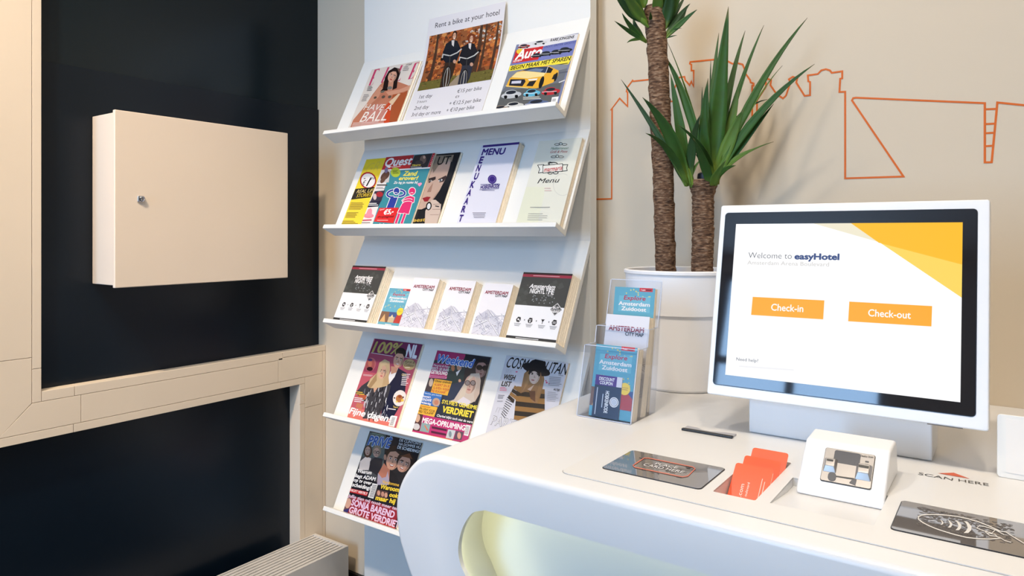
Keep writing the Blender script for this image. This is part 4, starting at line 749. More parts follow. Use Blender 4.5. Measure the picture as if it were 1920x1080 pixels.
area2 = sum(a[0] * b[1] - b[0] * a[1] for a, b in zip(outer, outer[1:] + outer[:1])); sg = 1 if area2 > 0 else -1
RB = .010
rings = [[(x, YF + RB * (1 - math.sin(t)), max(z, 0)) for x, z in inset(outer, sg * RB * (1 - math.cos(t)))] for t in (math.pi / 2 * k / 4 for k in (4, 3, 2, 1, 0))]
rings.append([(x, YB - .001, max(z, 0)) for x, z in outer])
desk_me = MB().loft(rings).mesh('desk')
# lit niche in the front: shape in (x, z), shallow
ncurve = cr([(-.60, .90), (-.648, .8825), (-.672, .873), (-.689, .851), (-.698, .828), (-.7005, .806), (-.695, .786), (-.684, .770), (-.655, .72), (-.60, .63), (-.545, .50), (-.53, .35), (-.53, .12), (-.53, .1)], 5)
nich = ncurve + [(2 * .06 - x, z) for x, z in ncurve][::-1]
def prism_y(P, y0, y1): return MB().loft([[(x, y0, z) for x, z in P], [(x, y1, z) for x, z in P]]).mesh('cut')
ND = .085
def tub(u0, u1, v0, v1, r, z0, z1):
    o = rrect(u0, u1, v0, v1, r); return MB().loft([[(x, y, z0) for x, y in o], [(x, y, z1) for x, y in o]]).mesh('cut')
CARD = (-.3335, -.2765, .941, 1.128)
def wedge():                                     # scoop in front of the document reader
    x0, x1 = -.2585, -.1365
    P = [(.944, ZT + .01), (.944, ZT - .0005), (1.032, ZT - .011), (1.062, ZT - .011), (1.062, ZT + .01)]
    return MB().loft([[(x0, y, z) for y, z in P], [(x1, y, z) for y, z in P]]).mesh('cut')
LIPN = .008
wide = inset(nich, -sg * .020)
cuts = [prism_y(nich, YF - .1, YF + LIPN + .001), prism_y(wide, YF + LIPN, YF + ND), tub(*CARD, .003, ZT - .032, ZT + .02), wedge()]
desk_me = boolean(desk_me, cuts)
dk = empty('counter', (-.1, 1.3, 0), 'white curved self check-in counter with a softly lit front niche', 'counter')
body = link('body', desk_me, 'solid_surface', dk, 25)
plate_me = MB().loft([[(x, y, ZT - .0005) for x, y in rrect(-.545, .42, .888, 1.245, .014)], [(x, y, ZT + .0012) for x, y in rrect(-.545, .42, .888, 1.245, .014)]]).mesh('plate')
plate_me = boolean(plate_me, [tub(*CARD, .003, ZT - .032, ZT + .02), wedge()])
link('console_plate', plate_me, 'console_plate', dk, 25)
ol = rrect(-.5462, .4212, .8868, 1.2462, .0152); il = rrect(-.5455, .4205, .8875, 1.2455, .0145)
mb = MB(); n = len(ol); mb.add([(x, y, ZT + .0002) for x, y in ol] + [(x, y, ZT + .0002) for x, y in il], [(i, (i + 1) % n, n + (i + 1) % n, n + i) for i in range(n)]); mb.build('console_joint', 'groove', dk)
# LED strip running round the back edge of the niche
P = inset(nich, -sg * .018); Q = inset(nich, -sg * .004); m_ = len(P)
run = [i for i in range(m_) if P[i][1] > .2]
halves = [[i for i in run if P[i][0] < .06], [i for i in run if P[i][0] >= .06]]
for hv in halves + [[halves[0][0], halves[1][-1]]]:
    MB().loft([[(P[i][0], y, P[i][1]) if k == 0 else (Q[i][0], y, Q[i][1]) for k, y in ((0, YF + LIPN + .0005), (0, YF + LIPN + .003), (1, YF + LIPN + .003), (1, YF + LIPN + .0005))] for i in hv]).build('led_strip', 'led_strip', dk)
top = Sheet([(.8, ZT + .0014), (1.8, ZT + .0014)])
# --- card pad
def pad(name, corners, crop, m, parent, r=.006, th=.0012):
    L = [top.px(crop[0] + x / crop[2], crop[1] + y / crop[2]) for x, y in corners]
    u0, u1 = (L[0][0] + L[3][0]) / 2, (L[1][0] + L[2][0]) / 2; s0, s1 = (L[2][1] + L[3][1]) / 2, (L[0][1] + L[1][1]) / 2
    o = top.slab(rrect(u0, u1, s0, s1, r), -.001, th).build(name, m, parent)
    rim = top.slab(rrect(u0 - .0012, u1 + .0012, s0 - .0012, s1 + .0012, r + .0012), -.001, th - .0006).build('rim', 'black_plastic', o)
    c = Canvas(top, crop, (u0, u1, s0, s1), base=th + .0001); return o, c, (u0, u1, s0, s1)
cp, c, B = pad('card_pad', [(540, 158), (1655, 378), (1370, 628), (188, 375)], (1100, 820, 6.4), 'reflection_grey_glass', None)
tag(cp, 'dark glass card reader pad reading place card here', 'card reader')
c.step = .00001
r6 = random.Random(8)
for i in range(26):
    x, y = r6.uniform(620, 1270), 0; y = 270 + (x - 620) * .21 + r6.uniform(-40, 130); c.line([(x, y), (x + r6.uniform(20, 70), y + r6.uniform(4, 16))], r6.uniform(3, 7), (58, 54, 54))
OC = (230, 120, 92)
c.line([(690, 262), (740, 262), (1270, 368), (1302, 390), (1215, 478), (1150, 490), (580, 374), (556, 350), (690, 262)], 10, OC)
c.t('PLACE', (812, 340), (1078, 392), 26, (240, 238, 238)); c.t('CARD HERE', (670, 350), (1150, 446), 30, (240, 238, 238))
c.build('lettering', 'print_flat', cp)
# --- contactless pad
npd, c, B = pad('contactless_pad', [(240, 394), (1375, 600), (1375, 912), (165, 655)], (1640, 860, 4.9107), 'reflection_grey_glass', None, r=.005)
tag(npd, 'dark glass contactless payment pad with a hand and wave symbol', 'card reader')
bpy.data.objects.remove(npd.children[0]); me = npd.data
u0, s0, s1 = B[0], B[2], B[3]; u1 = .075
npd.data = top.slab(rrect(u0, u1, s0, s1, .005), -.001, .0012).mesh('contactless_pad'); npd.data.materials.append(MATS['reflection_grey_glass'])
top.slab(rrect(u0 - .0012, u1 + .0012, s0 - .0012, s1 + .0012, .0062), -.001, .0006).build('rim', 'black_plastic', npd)
c.b = (u0, u1, s0, s1); c.step = .00001
for i in range(420):
    x = r6.uniform(380, 1260); y = 470 + (x - 380) * .2 + r6.uniform(-30, 150); c.off = .0013 + (i % 20) * .000012; c._emit([c.L(*q) for q in ((x, y), (x + r6.uniform(14, 50), y + r6.uniform(3, 12)), (x + r6.uniform(10, 36), y + r6.uniform(7, 14)), (x - 6, y + 4))], r6.choice(((98, 91, 86), (108, 101, 96), (88, 81, 77))))
c.up()
WL = (236, 232, 226)
c.line([(c_x, c_y) for c_x, c_y in ((1160, 745), (1060, 752), (960, 750), (850, 738), (740, 712), (640, 682), (560, 655), (490, 625), (440, 598), (405, 572), (402, 548), (430, 533), (480, 526), (560, 527), (660, 532), (760, 545), (860, 566), (960, 596), (1050, 632), (1160, 682))], 9, WL)
for x, y, k in ((605, 602, .42), (672, 616, .64), (742, 630, .86), (820, 645, 1.08)):
    Pq = [(x, y - 55 * k), (x + 30 * k, y - 48 * k), (x + 66 * k, y - 8 * k), (x + 64 * k, y + 24 * k), (x + 40 * k, y + 50 * k), (x, y + 50 * k), (x + 22 * k, y + 28 * k), (x + 34 * k, y + 4 * k), (x + 22 * k, y - 30 * k)]; c.p(Pq, WL)
c.line([(940, 655), (960, 632), (1020, 640), (1110, 670), (1080, 700), (1010, 680), (940, 655)], 7, WL); c.line([(1020, 690), (1060, 722), (1110, 728), (1160, 745), (1200, 770), (1255, 785)], 7, WL); c.line([(1110, 670), (1190, 715)], 7, WL); c.line([(1160, 682), (1210, 692), (1260, 725), (1375, 795), (1460, 850)], 7, WL); c.line([(1040, 700), (1110, 715), (1130, 735)], 6, WL); c.line([(1070, 660), (1150, 685)], 6, WL)
c.build('symbol', 'print_flat', npd)
# --- printed words and arrow on the counter
c = Canvas(top, (1640, 860, 4.9107), None, base=.0002)
c.t('SCAN', (398, 146), (716, 203), 22, (70, 66, 64)); c.t('HERE', (772, 210), (1052, 254), 24, (70, 66, 64)); c.p([(582, 135), (728, 130), (876, 186)], (226, 96, 60))
c.build('scan_here_marking', 'print_flat', dk)
# --- paper slot
sl = empty('receipt_slot', (-.436, 1.212, ZT), 'small black receipt slot with a grey paper guide on the counter', 'receipt slot')
box('base', 'black_plastic', -.482, -.391, 1.199, 1.207, ZT + .0013, ZT + .0052, sl, bevel=.001)
g = [(-.481, 1.2075), (-.392, 1.2075), (-.392, 1.225), (-.415, 1.222), (-.436, 1.214), (-.45, 1.216), (-.462, 1.224), (-.481, 1.226)]
MB().loft([[(x, y, ZT + .0013) for x, y in g], [(x, y, ZT + .0040) for x, y in g]]).build('paper_guide', 'grey_plastic', sl)
# --- key cards standing in their tray
def keycard(i, y0, zb, ang, label):
    d = (math.cos(math.radians(ang)), math.sin(math.radians(ang))); sh = Sheet([(y0, zb), (y0 + d[0], zb + d[1])])
    o = sh.slab(rrect(-.3318, -.2782, .0004, .070, .004), -.0008, 0).build('key_card', 'card_orange', smooth=30)
    tag(o, label, 'key card', 'orange key cards in the counter tray')
    c = Canvas(sh, (0, 0, 1), (-.3318, -.2782, 0, .070), base=.0001)
    def vt(s, u, v0, v1, h):
        vs, fs, a, e = textgeo(s); k = (v1 - v0) / (e - a)
        for f in lift(c, fs): c._emit([(u - vs[j][1] * h / CAP, v0 + (vs[j][0] - a) * k) for j in f], (250, 236, 226))
        c.up()
    vt('.com', -.3125, .018, .038, .0055); vt('oulevard', -.3055, .020, .042, .0035)
    for u, a, b in ((-.2905, .022, .052), (-.2865, .012, .048)): c.lp([(u, a), (u + .0008, a), (u + .0008, b), (u, b)], (250, 226, 210))
    c.lp([(-.304, .010), (-.2995, .0145), (-.2950, .010), (-.2958, .0092), (-.2995, .0130), (-.3032, .0092)], (250, 226, 210))
    c.build('print', 'print_flat', o)
keycard(0, .984, ZT - .031, 42, 'orange key card at the front of the counter tray')
keycard(1, 1.026, ZT - .031, 42, 'orange key card in the middle of the counter tray')
keycard(2, 1.068, ZT - .031, 44, 'orange key card at the back of the counter tray')
# --- document reader block
rb = empty('document_reader', (-.192, 1.10, ZT), 'white sloping block with a silver document reader in its face', 'document reader')
RX = (-.2485, -.1375)
prof = [(1.0340, ZT - .0105), (1.042, ZT + .001), (1.093, ZT + .047), (1.099, ZT + .051), (1.150, ZT + .054), (1.158, ZT + .048), (1.170, ZT + .0014), (1.0605, ZT + .0014), (1.0605, ZT - .0105)]
MB().loft([[(RX[0], y, z) for y, z in prof], [(RX[1], y, z) for y, z in prof]]).build('housing', 'monitor_white', rb, bevel=.004, seg=3)
fsh = Sheet([(1.042, ZT + .001), (1.093, ZT + .047)])
F = [fsh.px(1240 + x / 2.8235, 780 + y / 2.8235) for x, y in ((868, 170), (1135, 208), (1112, 393), (842, 345))]
f0, f1 = (F[0][0] + F[3][0]) / 2, (F[1][0] + F[2][0]) / 2; g0, g1 = (F[2][1] + F[3][1]) / 2, (F[0][1] + F[1][1]) / 2
g0, g1 = max(g0, .003), min(g1, .066); fw, fh = f1 - f0, g1 - g0
X = lambda a: f0 + fw * a
Y = lambda b: g1 - fh * b
fsh.slab(rrect(f0, f1, g0, g1, .003), .0002, .0012).build('surround', 'black_plastic', rb)
face = fsh.slab(rrect(f0 + .0008, f1 - .0008, g0 + .0008, g1 - .0008, .0026), .0005, .0022).build('faceplate', 'silver_plastic', rb, 30)
fsh.slab(rrect(X(.20), X(.72), Y(.42), Y(.05), .003), .0015, .0028).build('back_stop', 'reader_dark', face, 30)
fsh.slab([(X(.28), Y(.42)), (X(.72), Y(.40)), (X(.66), Y(.80)), (X(.30), Y(.80))], .0018, .0026).build('glass', 'silver_plastic', face)
fsh.slab([(X(.30), Y(.80)), (X(.66), Y(.78)), (X(.66), Y(.815)), (X(.30), Y(.83))], .0020, .0030).build('stop_line', 'black_plastic', face)
def ramp(a0, a1, b0, b1, h, name='guide'):
    bot = [(X(a0), Y(b1)), (X(a1), Y(b1)), (X(a1), Y(b0)), (X(a0), Y(b0))]; ia, ib = (a1 - a0) * .16, (b1 - b0) * .22
    tp = [(X(a0 + ia), Y(b1 - ib * 1.6)), (X(a1 - ia), Y(b1 - ib * 1.6)), (X(a1 - ia), Y(b0 + ib * .4)), (X(a0 + ia), Y(b0 + ib * .4))]
    o = MB().loft([[fsh.map(u, t, .002) for u, t in bot], [fsh.map(u, t, h) for u, t in tp]]).build(name, 'silver_plastic', face, bevel=.0012)
    return o
ramp(.02, .30, .34, .74, .008); ramp(.66, .985, .34, .80, .0085)
fsh.slab(rrect(X(.09), X(.22), Y(.47), Y(.42), .0008), .007, .0086).build('slot', 'black_plastic', face); fsh.slab(rrect(X(.72), X(.92), Y(.50), Y(.43), .0008), .007, .0090).build('slot', 'black_plastic', face)
fsh.slab(rrect(X(.15), X(.31), Y(.97), Y(.72), .005), .0018, .0030).build('finger_notch', 'reader_dark', face, 30); fsh.slab([(X(.58), Y(.93)), (X(.64), Y(.78)), (X(.71), Y(.80)), (X(.70), Y(.97))], .0018, .0030).build('finger_notch', 'reader_dark', face)
c = Canvas(fsh, (1330, 820, 4.923), None, base=.0024); c.t('Desko Icon', (1392, 186), (1514, 202), 18, (40, 36, 36), b=.03, sh=.1); 
c.build('lettering', 'print_flat', face)
for b_ in (.22, .31): fsh.slab(rrect(X(.82), X(.89), Y(b_ + .045), Y(b_), .0004), .0020, .0026).build('indicator', 'reader_dark', face)
# --- check-in monitor
mn = empty('check_in_monitor', (-.241, 1.31, ZT), 'white framed touch screen showing hotel check-in and check-out buttons', 'monitor')
msh = Sheet([(1.22, 1.0151), (1.2957, 1.3516)]); MH = msh.acc[1]
MU0, MU1 = -.4432, -.0283
stand = MB().box(-.382, -.1015, 1.262, 1.36, ZT + .0002, 1.10).build('stand', 'monitor_white', mn, bevel=.003)
MB().box(-.30, -.18, 1.33, 1.40, ZT + .0002, 1.26).build('rear_column', 'monitor_white', mn, bevel=.003)
frame = msh.slab(rrect(MU0, MU1, 0, MH, .004), -.045, 0).build('frame', 'monitor_white', mn, bevel=.0025)
Lp = lambda *q: msh.px(*q)
def quad(q): L = [Lp(*k) for k in q]; return ((L[0][0] + L[3][0]) / 2, (L[1][0] + L[2][0]) / 2, (L[2][1] + L[3][1]) / 2, (L[0][1] + L[1][1]) / 2)
b0, b1, b2, b3 = quad([(1369, 399), (1833, 394), (1827, 780), (1330, 719)])
msh.slab(rrect(b0 - .0012, b1 + .0012, b2 - .0012, b3 + .0012, .0062), -.001, .0006).build('gasket', 'black_plastic', mn)
bez = msh.slab(rrect(b0, b1, b2, b3, .005), -.001, .0014).build('bezel_glass', 'black_glass', mn)
sc = quad([(1387, 419), (1806, 419), (1800, 753), (1354, 703)])
c = Canvas(msh, (1280, 360, 2.25), sc, base=.0018, step=.00002, gain=1.0, mute=0)
c.lp([(sc[0], sc[2]), (sc[1], sc[2]), (sc[1], sc[3]), (sc[0], sc[3])], (255, 255, 255))
c.p([(505, 120), (720, 120), (820, 210)], (240, 232, 206)); c.p([(700, 125), (1195, 125), (1190, 455)], (252, 214, 90)); c.p([(700, 125), (1195, 125), (1190, 310), (828, 215)], (254, 190, 26))
NV = (62, 66, 80)
c.t('Welcome to', (278, 279), (461, 283), 24, NV, b=-.012); c.t('easyHotel', (472, 284), (662, 287), 24, (58, 78, 130), b=.045); c.t('Amsterdam Arena Boulevard', (274, 306), (618, 315), 16, (206, 202, 198))
ORG = (252, 172, 36)
c.p([(297, 443), (599, 458), (594, 538), (290, 519)], ORG); c.p([(704, 463), (1053, 482), (1050, 568), (699, 546)], ORG)
c.t('Check-in', (374, 500), (510, 507), 28, (255, 255, 255), b=.015); c.t('Check-out', (783, 524), (963, 535), 29, (255, 255, 255), b=.015)
c.t('Need help?', (228, 711), (320, 719), 13, (84, 88, 104)); c.bars(240, 732, 470, 740, 1, (240, 239, 240), .07, rnd=0, fill=.8)
c.build('screen', 'screen_glow', mn)
box('speaker_slot', 'groove', -.105, -.060, 1.2215, 1.2235, 1.0135, 1.0150, mn)
# --- white stand at the right edge
wb = empty('sign_stand', (.11, 1.25, ZT), 'white panel standing upright at the right edge of the counter', 'sign')
wsh = Sheet([(1.2355, ZT + .0015), (1.2475, 1.037)])
wsh.slab(rrect(-.0190, .24, 0, wsh.acc[1], .005), -.006, 0).build('panel', 'white_box', wb, bevel=.001)
wsh.slab(rrect(-.0085, .23, .008, wsh.acc[1] - .006, .002), -.0005, .0008).build('front_sheet', 'paper', wb)
MB().loft([[(x, 1.2435, ZT + .0015), (x, 1.2520, 1.01), (x, 1.2900, ZT + .0015)] for x in (.09, .13)]).build('back_strut', 'white_box', wb)

# ------------------------------------------------------------------ acrylic leaflet holder
hd = empty('leaflet_holder', (-.63, 1.235, ZT), 'clear acrylic three-tier leaflet holder beside the plant pot', 'leaflet holder')
HX0, HX1, HT = -.686, -.574, .0022
def wallp(y0, y1, z0, z1, name):                # leaning sheet
    sh = Sheet([(y0, z0), (y1, z1)]); return sh.slab([(HX0, 0), (HX1, 0), (HX1, sh.acc[1]), (HX0, sh.acc[1])], -HT, 0).build(name, 'acrylic', hd)
zb = ZT + .0015
wallp(1.183, 1.215, zb, 1.080, 'front_wall'); wallp(1.224, 1.263, zb, 1.113, 'front_wall'); wallp(1.264, 1.298, zb, 1.113, 'front_wall'); wallp(1.290, 1.326, zb, 1.203, 'back_wall')
side = [(1.183, zb), (1.215, 1.080), (1.256, 1.080), (1.263, 1.113), (1.302, 1.113), (1.326, 1.203), (1.328, 1.203), (1.292, zb)]
for x in (HX0, HX1): MB().loft([[(x - HT / 2, y, z) for y, z in side], [(x + HT / 2, y, z) for y, z in side]]).build('side_wall', 'acrylic', hd)
box('base', 'acrylic', HX0, HX1, 1.183, 1.292, zb - .0015, zb, hd)
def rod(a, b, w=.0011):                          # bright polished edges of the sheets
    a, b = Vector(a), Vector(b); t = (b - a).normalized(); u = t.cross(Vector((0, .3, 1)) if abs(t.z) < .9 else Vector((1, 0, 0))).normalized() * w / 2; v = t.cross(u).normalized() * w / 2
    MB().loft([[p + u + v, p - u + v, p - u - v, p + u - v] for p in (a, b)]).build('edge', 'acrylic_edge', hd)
for y, z in ((1.2155, 1.0805), (1.2635, 1.1135), (1.2985, 1.1135), (1.3265, 1.2035)): rod((HX0, y, z), (HX1, y, z))
for x in (HX0 - .0012, HX1 + .0012):
    for p, q in zip(side, side[1:-2] + side[5:6]):
        if p != q: rod((x, p[0], p[1]), (x, q[0], q[1]))
rod((HX0, 1.1825, zb), (HX1, 1.1825, zb))
def leaf_stack(name, label, y0, t, slope, u0, u1, v1, v0, m='print_flat'):
    sh = Sheet([(y0, zb + .001), (y0 + slope * .3, zb + .301)]); r = empty(name, sh.map((u0 + u1) / 2, v0), label, 'leaflets')
    o = [(u0, v0), (u1, v0), (u1, v1), (u0, v1)]; sh.slab(o, -.0005, 0).build('cover', 'paper', r)
    n = max(2, int(t / .002)); mb = MB()
    for i in range(n):
        a = -.0006 - t * i / n; b = -.0006 - t * (i + .97) / n; dx = random.uniform(-1, 1) * .0004
        q = sh.slab([(u0 + dx, v0), (u1 + dx, v0), (u1 + dx, v1 - random.uniform(0, .002)), (u0 + dx, v1 - random.uniform(0, .002))], b, a); mb.add(q.v, q.f)
    mb.build('pages', 'paper_edge', r); c = Canvas(sh, (1050, 500, 3.373), (u0, u1, v0, v1)); c.root = r; c.m = m; return c, sh
c, sh1 = leaf_stack('leaflet_stack', 'stack of blue city leaflets in the front tier of the acrylic holder', 1.1915, .026, .24, -.666, -.578, .137, .0005)
explore(c, -.666, -.578, .0005, .137); done(c)
c, sh2 = leaf_stack('map_stack', 'white city maps in the middle tier of the acrylic holder', 1.2325, .024, .24, -.671, -.5775, .192, .0005, 'print_matte')
citymap(c, -.671, -.5775, .036, .192, 11); done(c)
c, sh3 = leaf_stack('leaflet_stack', 'blue city leaflets in the back tier of the acrylic holder', 1.2735, .010, .17, -.6715, -.5825, .243, .0005)
explore(c, -.6715, -.5825, .106, .243); done(c)
# discount coupon in front of the leaflets
csh = Sheet([(1.1893, zb + .001), (1.1893 + .24 * .3, zb + .301)])
K = [csh.px(1050 + x / 3.373, 500 + y / 3.373) for x, y in ((235, 684), (398, 700), (368, 975), (190, 958))]
k0, k1, kv = (K[0][0] + K[3][0]) / 2, (K[1][0] + K[2][0]) / 2, (K[0][1] + K[1][1]) / 2
cpn = csh.slab([(k0, .0004), (k1, .0004), (k1, kv), (k0, kv)], -.0006, 0).build('discount_coupon', 'paper'); tag(cpn, 'dark blue and purple discount coupon in front of the blue leaflets', 'coupon')
c = Canvas(csh, (1050, 500, 3.373), (k0, k1, .0004, kv), base=.0002); w_ = k1 - k0; c.lp([(k0, 0), (k1, 0), (k1, kv), (k0, kv)], (38, 44, 70)); c.lp([(k0, kv * .76), (k1, kv * .76), (k1, kv), (k0, kv)], (84, 40, 136)); c.lp([(k1 - w_ * .2, kv * .76), (k1, kv * .76), (k1, kv), (k1 - w_ * .2, kv)], (226, 222, 232))
def ct(s, a, b, y, h, col=WHT, bo=.03):
    vs, fs, x0, x1 = textgeo(s, bo); kx = (b - a) * w_ / (x1 - x0)
    for f in lift(c, fs): c._emit([(k0 + a * w_ + (vs[i][0] - x0) * kx, kv * y + vs[i][1] * h * kv / CAP) for i in f], col)
    c.up()
ct('DISCOUNT', .14, .72, .88, .075); ct('COUPON', .18, .66, .785, .075)
def cvt(s, u, a, b, h, bo=.02):
    vs, fs, x0, x1 = textgeo(s, bo); kx = (b - a) * kv / (x1 - x0)
    for f in lift(c, fs): c._emit([(k0 + u * w_ + vs[i][1] * h * w_ / CAP, kv * b - (vs[i][0] - x0) * kx) for i in f], WHT)
    c.up()
cvt('HOEKENRODE', .44, .12, .64, .13, .03); 
for u_, a_, b_ in ((.33, .24, .56), (.10, .06, .70)): c.lp([(k0 + u_ * w_, kv * a_), (k0 + (u_ + .035) * w_, kv * a_), (k0 + (u_ + .035) * w_, kv * b_), (k0 + u_ * w_, kv * b_)], (196, 200, 214))
cc = (k0 + .78 * w_, kv * .40); nn = 24
for rad, col in ((.165, WHT), (.135, (38, 44, 70)), (.12, WHT), (.10, (206, 210, 224))): c.lp([(cc[0] + rad * w_ * (1 + (.04 if i % 2 and rad == .165 else 0)) * math.cos(2 * math.pi * i / nn), cc[1] + rad * w_ * math.sin(2 * math.pi * i / nn)) for i in range(nn)], col)
c.build('print', 'print_flat', cpn)

# ------------------------------------------------------------------ plant pot and yucca
PC = Vector((-.634, 1.578, 0)); n = 48
pt = empty('plant_pot', (PC.x, PC.y, ZT), 'white round plastic plant pot with a wide rim band on the counter', 'plant pot')
rg = lambda r, z: [(PC.x + r * math.cos(2 * math.pi * i / n), PC.y + r * math.sin(2 * math.pi * i / n), z) for i in range(n)]
MB().loft([rg(.104, ZT + .0005), rg(.109, ZT + .006), rg(.1215, 1.117), rg(.126, 1.118), rg(.1300, 1.206), rg(.1335, 1.2085), rg(.1335, 1.214), rg(.1295, 1.2165), rg(.1255, 1.214), rg(.122, 1.17), rg(.120, 1.165)]).build('pot', 'pot_white', pt, 35)
MB().loft([rg(.1205, 1.166), rg(.10, 1.178), rg(.04, 1.182)]).build('soil', 'soil', pt, 60)
yu = empty('yucca_plant', (PC.x, PC.y, 1.18), 'tall green yucca plant with two bark trunks in the white pot', 'plant')
def trunk(path, d, name='trunk'):
    pts = [(at(x, y, d), w / 2 * d / FPX) for x, y, w in path]; z0 = 1.16
    pts = [(Vector((pts[0][0].x, pts[0][0].y, z0)), pts[0][1] * 1.02)] + pts
    rings = []; m = 28; rnd = random.Random(len(path)); tot = 110; seglen = [(b[0] - a[0]).length for a, b in zip(pts, pts[1:])]; T = sum(seglen); ph = [rnd.uniform(0, 6.28) for _ in range(8)]
    for k in range(tot + 1):
        s = T * k / tot; i = 0
        while i < len(seglen) - 1 and s > seglen[i]: s -= seglen[i]; i += 1
        f = s / seglen[i]; P = pts[i][0].lerp(pts[i + 1][0], f); r = pts[i][1] + (pts[i + 1][1] - pts[i][1]) * f
        st = (k % 5) / 5; rings.append([(P.x + rr_ * math.cos(a), P.y + rr_ * math.sin(a), P.z) for j in range(m) for a in [2 * math.pi * j / m] for rr_ in [r * (1.0 + .05 * (st - .5) + .03 * math.sin(3 * a + ph[k // 5 % 8]) + .022 * math.sin(7 * a + k * .9) + rnd.uniform(-.02, .02))]])
    return MB().loft(rings).build(name, 'bark', yu, 70)
D1, D2 = 1.668, 1.625
trunk([(1248.5, 512, 37.5), (1243.7, 337, 38.5), (1237, 193, 39), (1234, 120, 37.5), (1230, 58, 38.5), (1228, 20, 42), (1228, 12, 36)], D1)
trunk([(1316.4, 512, 40), (1318.4, 433, 40), (1318.4, 368, 40), (1317.5, 350, 50), (1317.5, 344, 52), (1317, 337, 46)], D2)
P = at(1322, 333, D2); nn = 18; MB().loft([[(P.x + r * math.cos(2 * math.pi * i / nn), P.y + r * math.sin(2 * math.pi * i / nn), P.z + z) for i in range(nn)] for r, z in ((.016, -.008), (.018, .0), (.0165, .009), (.012, .012))]).build('wax_cap', 'wax', yu, 40)
def leaf(crop, base, mid, tip, w, d0, dt, m='leaf_green', twist=0, wb=.55):
    q = lambda p: (crop[0] + p[0] / crop[2], crop[1] + p[1] / crop[2])
    b, c_, t = q(base), q(mid), q(tip); W_ = w / crop[2] * d0 / FPX
    ctl = (2 * c_[0] - (b[0] + t[0]) / 2, 2 * c_[1] - (b[1] + t[1]) / 2); N = 12; vs = []; al = []; pts = []
    for i in range(N + 1):
        s = i / N; x = (1 - s) ** 2 * b[0] + 2 * s * (1 - s) * ctl[0] + s * s * t[0]; y = (1 - s) ** 2 * b[1] + 2 * s * (1 - s) * ctl[1] + s * s * t[1]
        P_ = at(x, y, d0 + dt * (s ** 1.3)); P_.y = min(P_.y, YB - .012); pts.append(P_)
    for i in range(N + 1):
        s = i / N; tg = (pts[min(N, i + 1)] - pts[max(0, i - 1)]).normalized(); vw = (pts[i] - CAM).normalized(); sd = tg.cross(vw).normalized(); nr = sd.cross(tg).normalized()
        a = math.radians(twist); sd2 = sd * math.cos(a) + nr * math.sin(a); nr2 = sd2.cross(tg).normalized()
        if nr2.dot(vw) > 0: nr2 = -nr2
        wd = W_ / 2 * (wb + (1 - wb) * min(1, s / .35)) * min(1, (1 - s) / .55) ** .8 / max(.45, math.cos(a)); wd = max(wd, .0003)
        for k, f in ((-1, .0), (-.5, -.08), (0, -.16), (.5, -.08), (1, .0)):
            p_ = pts[i] + sd2 * (wd * k) + nr2 * (wd * f * 1.6); p_.y = min(p_.y, YB - .006); vs.append(p_); al.append(s)
    fs = [(i * 5 + j, i * 5 + j + 1, i * 5 + 6 + j, i * 5 + 5 + j) for i in range(N) for j in range(4)]
    me = bpy.data.meshes.new('leaf'); me.from_pydata(vs, [], fs); at_ = me.attributes.new('along', 'FLOAT', 'POINT')
    for i, a in enumerate(al): at_.data[i].value = a
    o = link('leaf', me, m, yu)
    for p in me.polygons: p.use_smooth = True
    md = o.modifiers.new('thick', 'SOLIDIFY'); md.thickness = .0009; return o
A = (1120, 80, 3.373); Bc = (1300, 0, 3.085); Cc = (1130, 0, 6.0)
LB = (575, 905); RBs = (112, 1065); d = D2 - .01
for base, mid, tip, w, dt, m, tw in (
    (LB, (360, 545), (150, 232), 40, .06, 'leaf_dark', 15), (LB, (455, 580), (285, 345), 82, -.04, 'leaf_green', 20), ((570, 900), (450, 680), (305, 572), 44, -.10, 'leaf_green', 25),
    ((578, 890), (520, 520), (462, 195), 66, .02, 'leaf_green', 10), ((570, 895), (440, 640), (330, 500), 40, .09, 'leaf_dark', 20), ((585, 890), (600, 650), (652, 455), 58, -.06, 'leaf_dark', 20),
    ((588, 880), (610, 800), (662, 735), 22, -.02, 'leaf_light', 30), ((575, 905), (545, 790), (455, 480), 46, .05, 'leaf_light', 30), ((590, 860), (560, 720), (470, 540), 36, .08, 'leaf_dark', 10),
    ((560, 905), (500, 790), (440, 700), 30, .06, 'leaf_dark', 20)):
    leaf(A, base, mid, tip, w, d, dt, m, tw)
RA = (715, 905)
for base, mid, tip, w, dt, m, tw in (
    (RA, (560, 380), (428, 88), 56, .07, 'leaf_green', 20), (RA, (600, 420), (445, 0), 14, .09, 'leaf_light', 40), (RA, (680, 700), (510, 518), 46, -.08, 'leaf_green', 25),
    (RA, (640, 700), (560, 450), 30, .08, 'leaf_dark', 15), (RA, (690, 810), (618, 700), 34, .05, 'leaf_dark', 25), (RA, (690, 560), (700, 225), 56, -.02, 'leaf_green', 15), (RA, (672, 560), (664, 282), 30, .06, 'leaf_dark', 20),
    (RA, (650, 640), (640, 480), 40, .06, 'leaf_dark', 10)):
    leaf(A, base, mid, tip, w, d - .01, dt, m, tw)
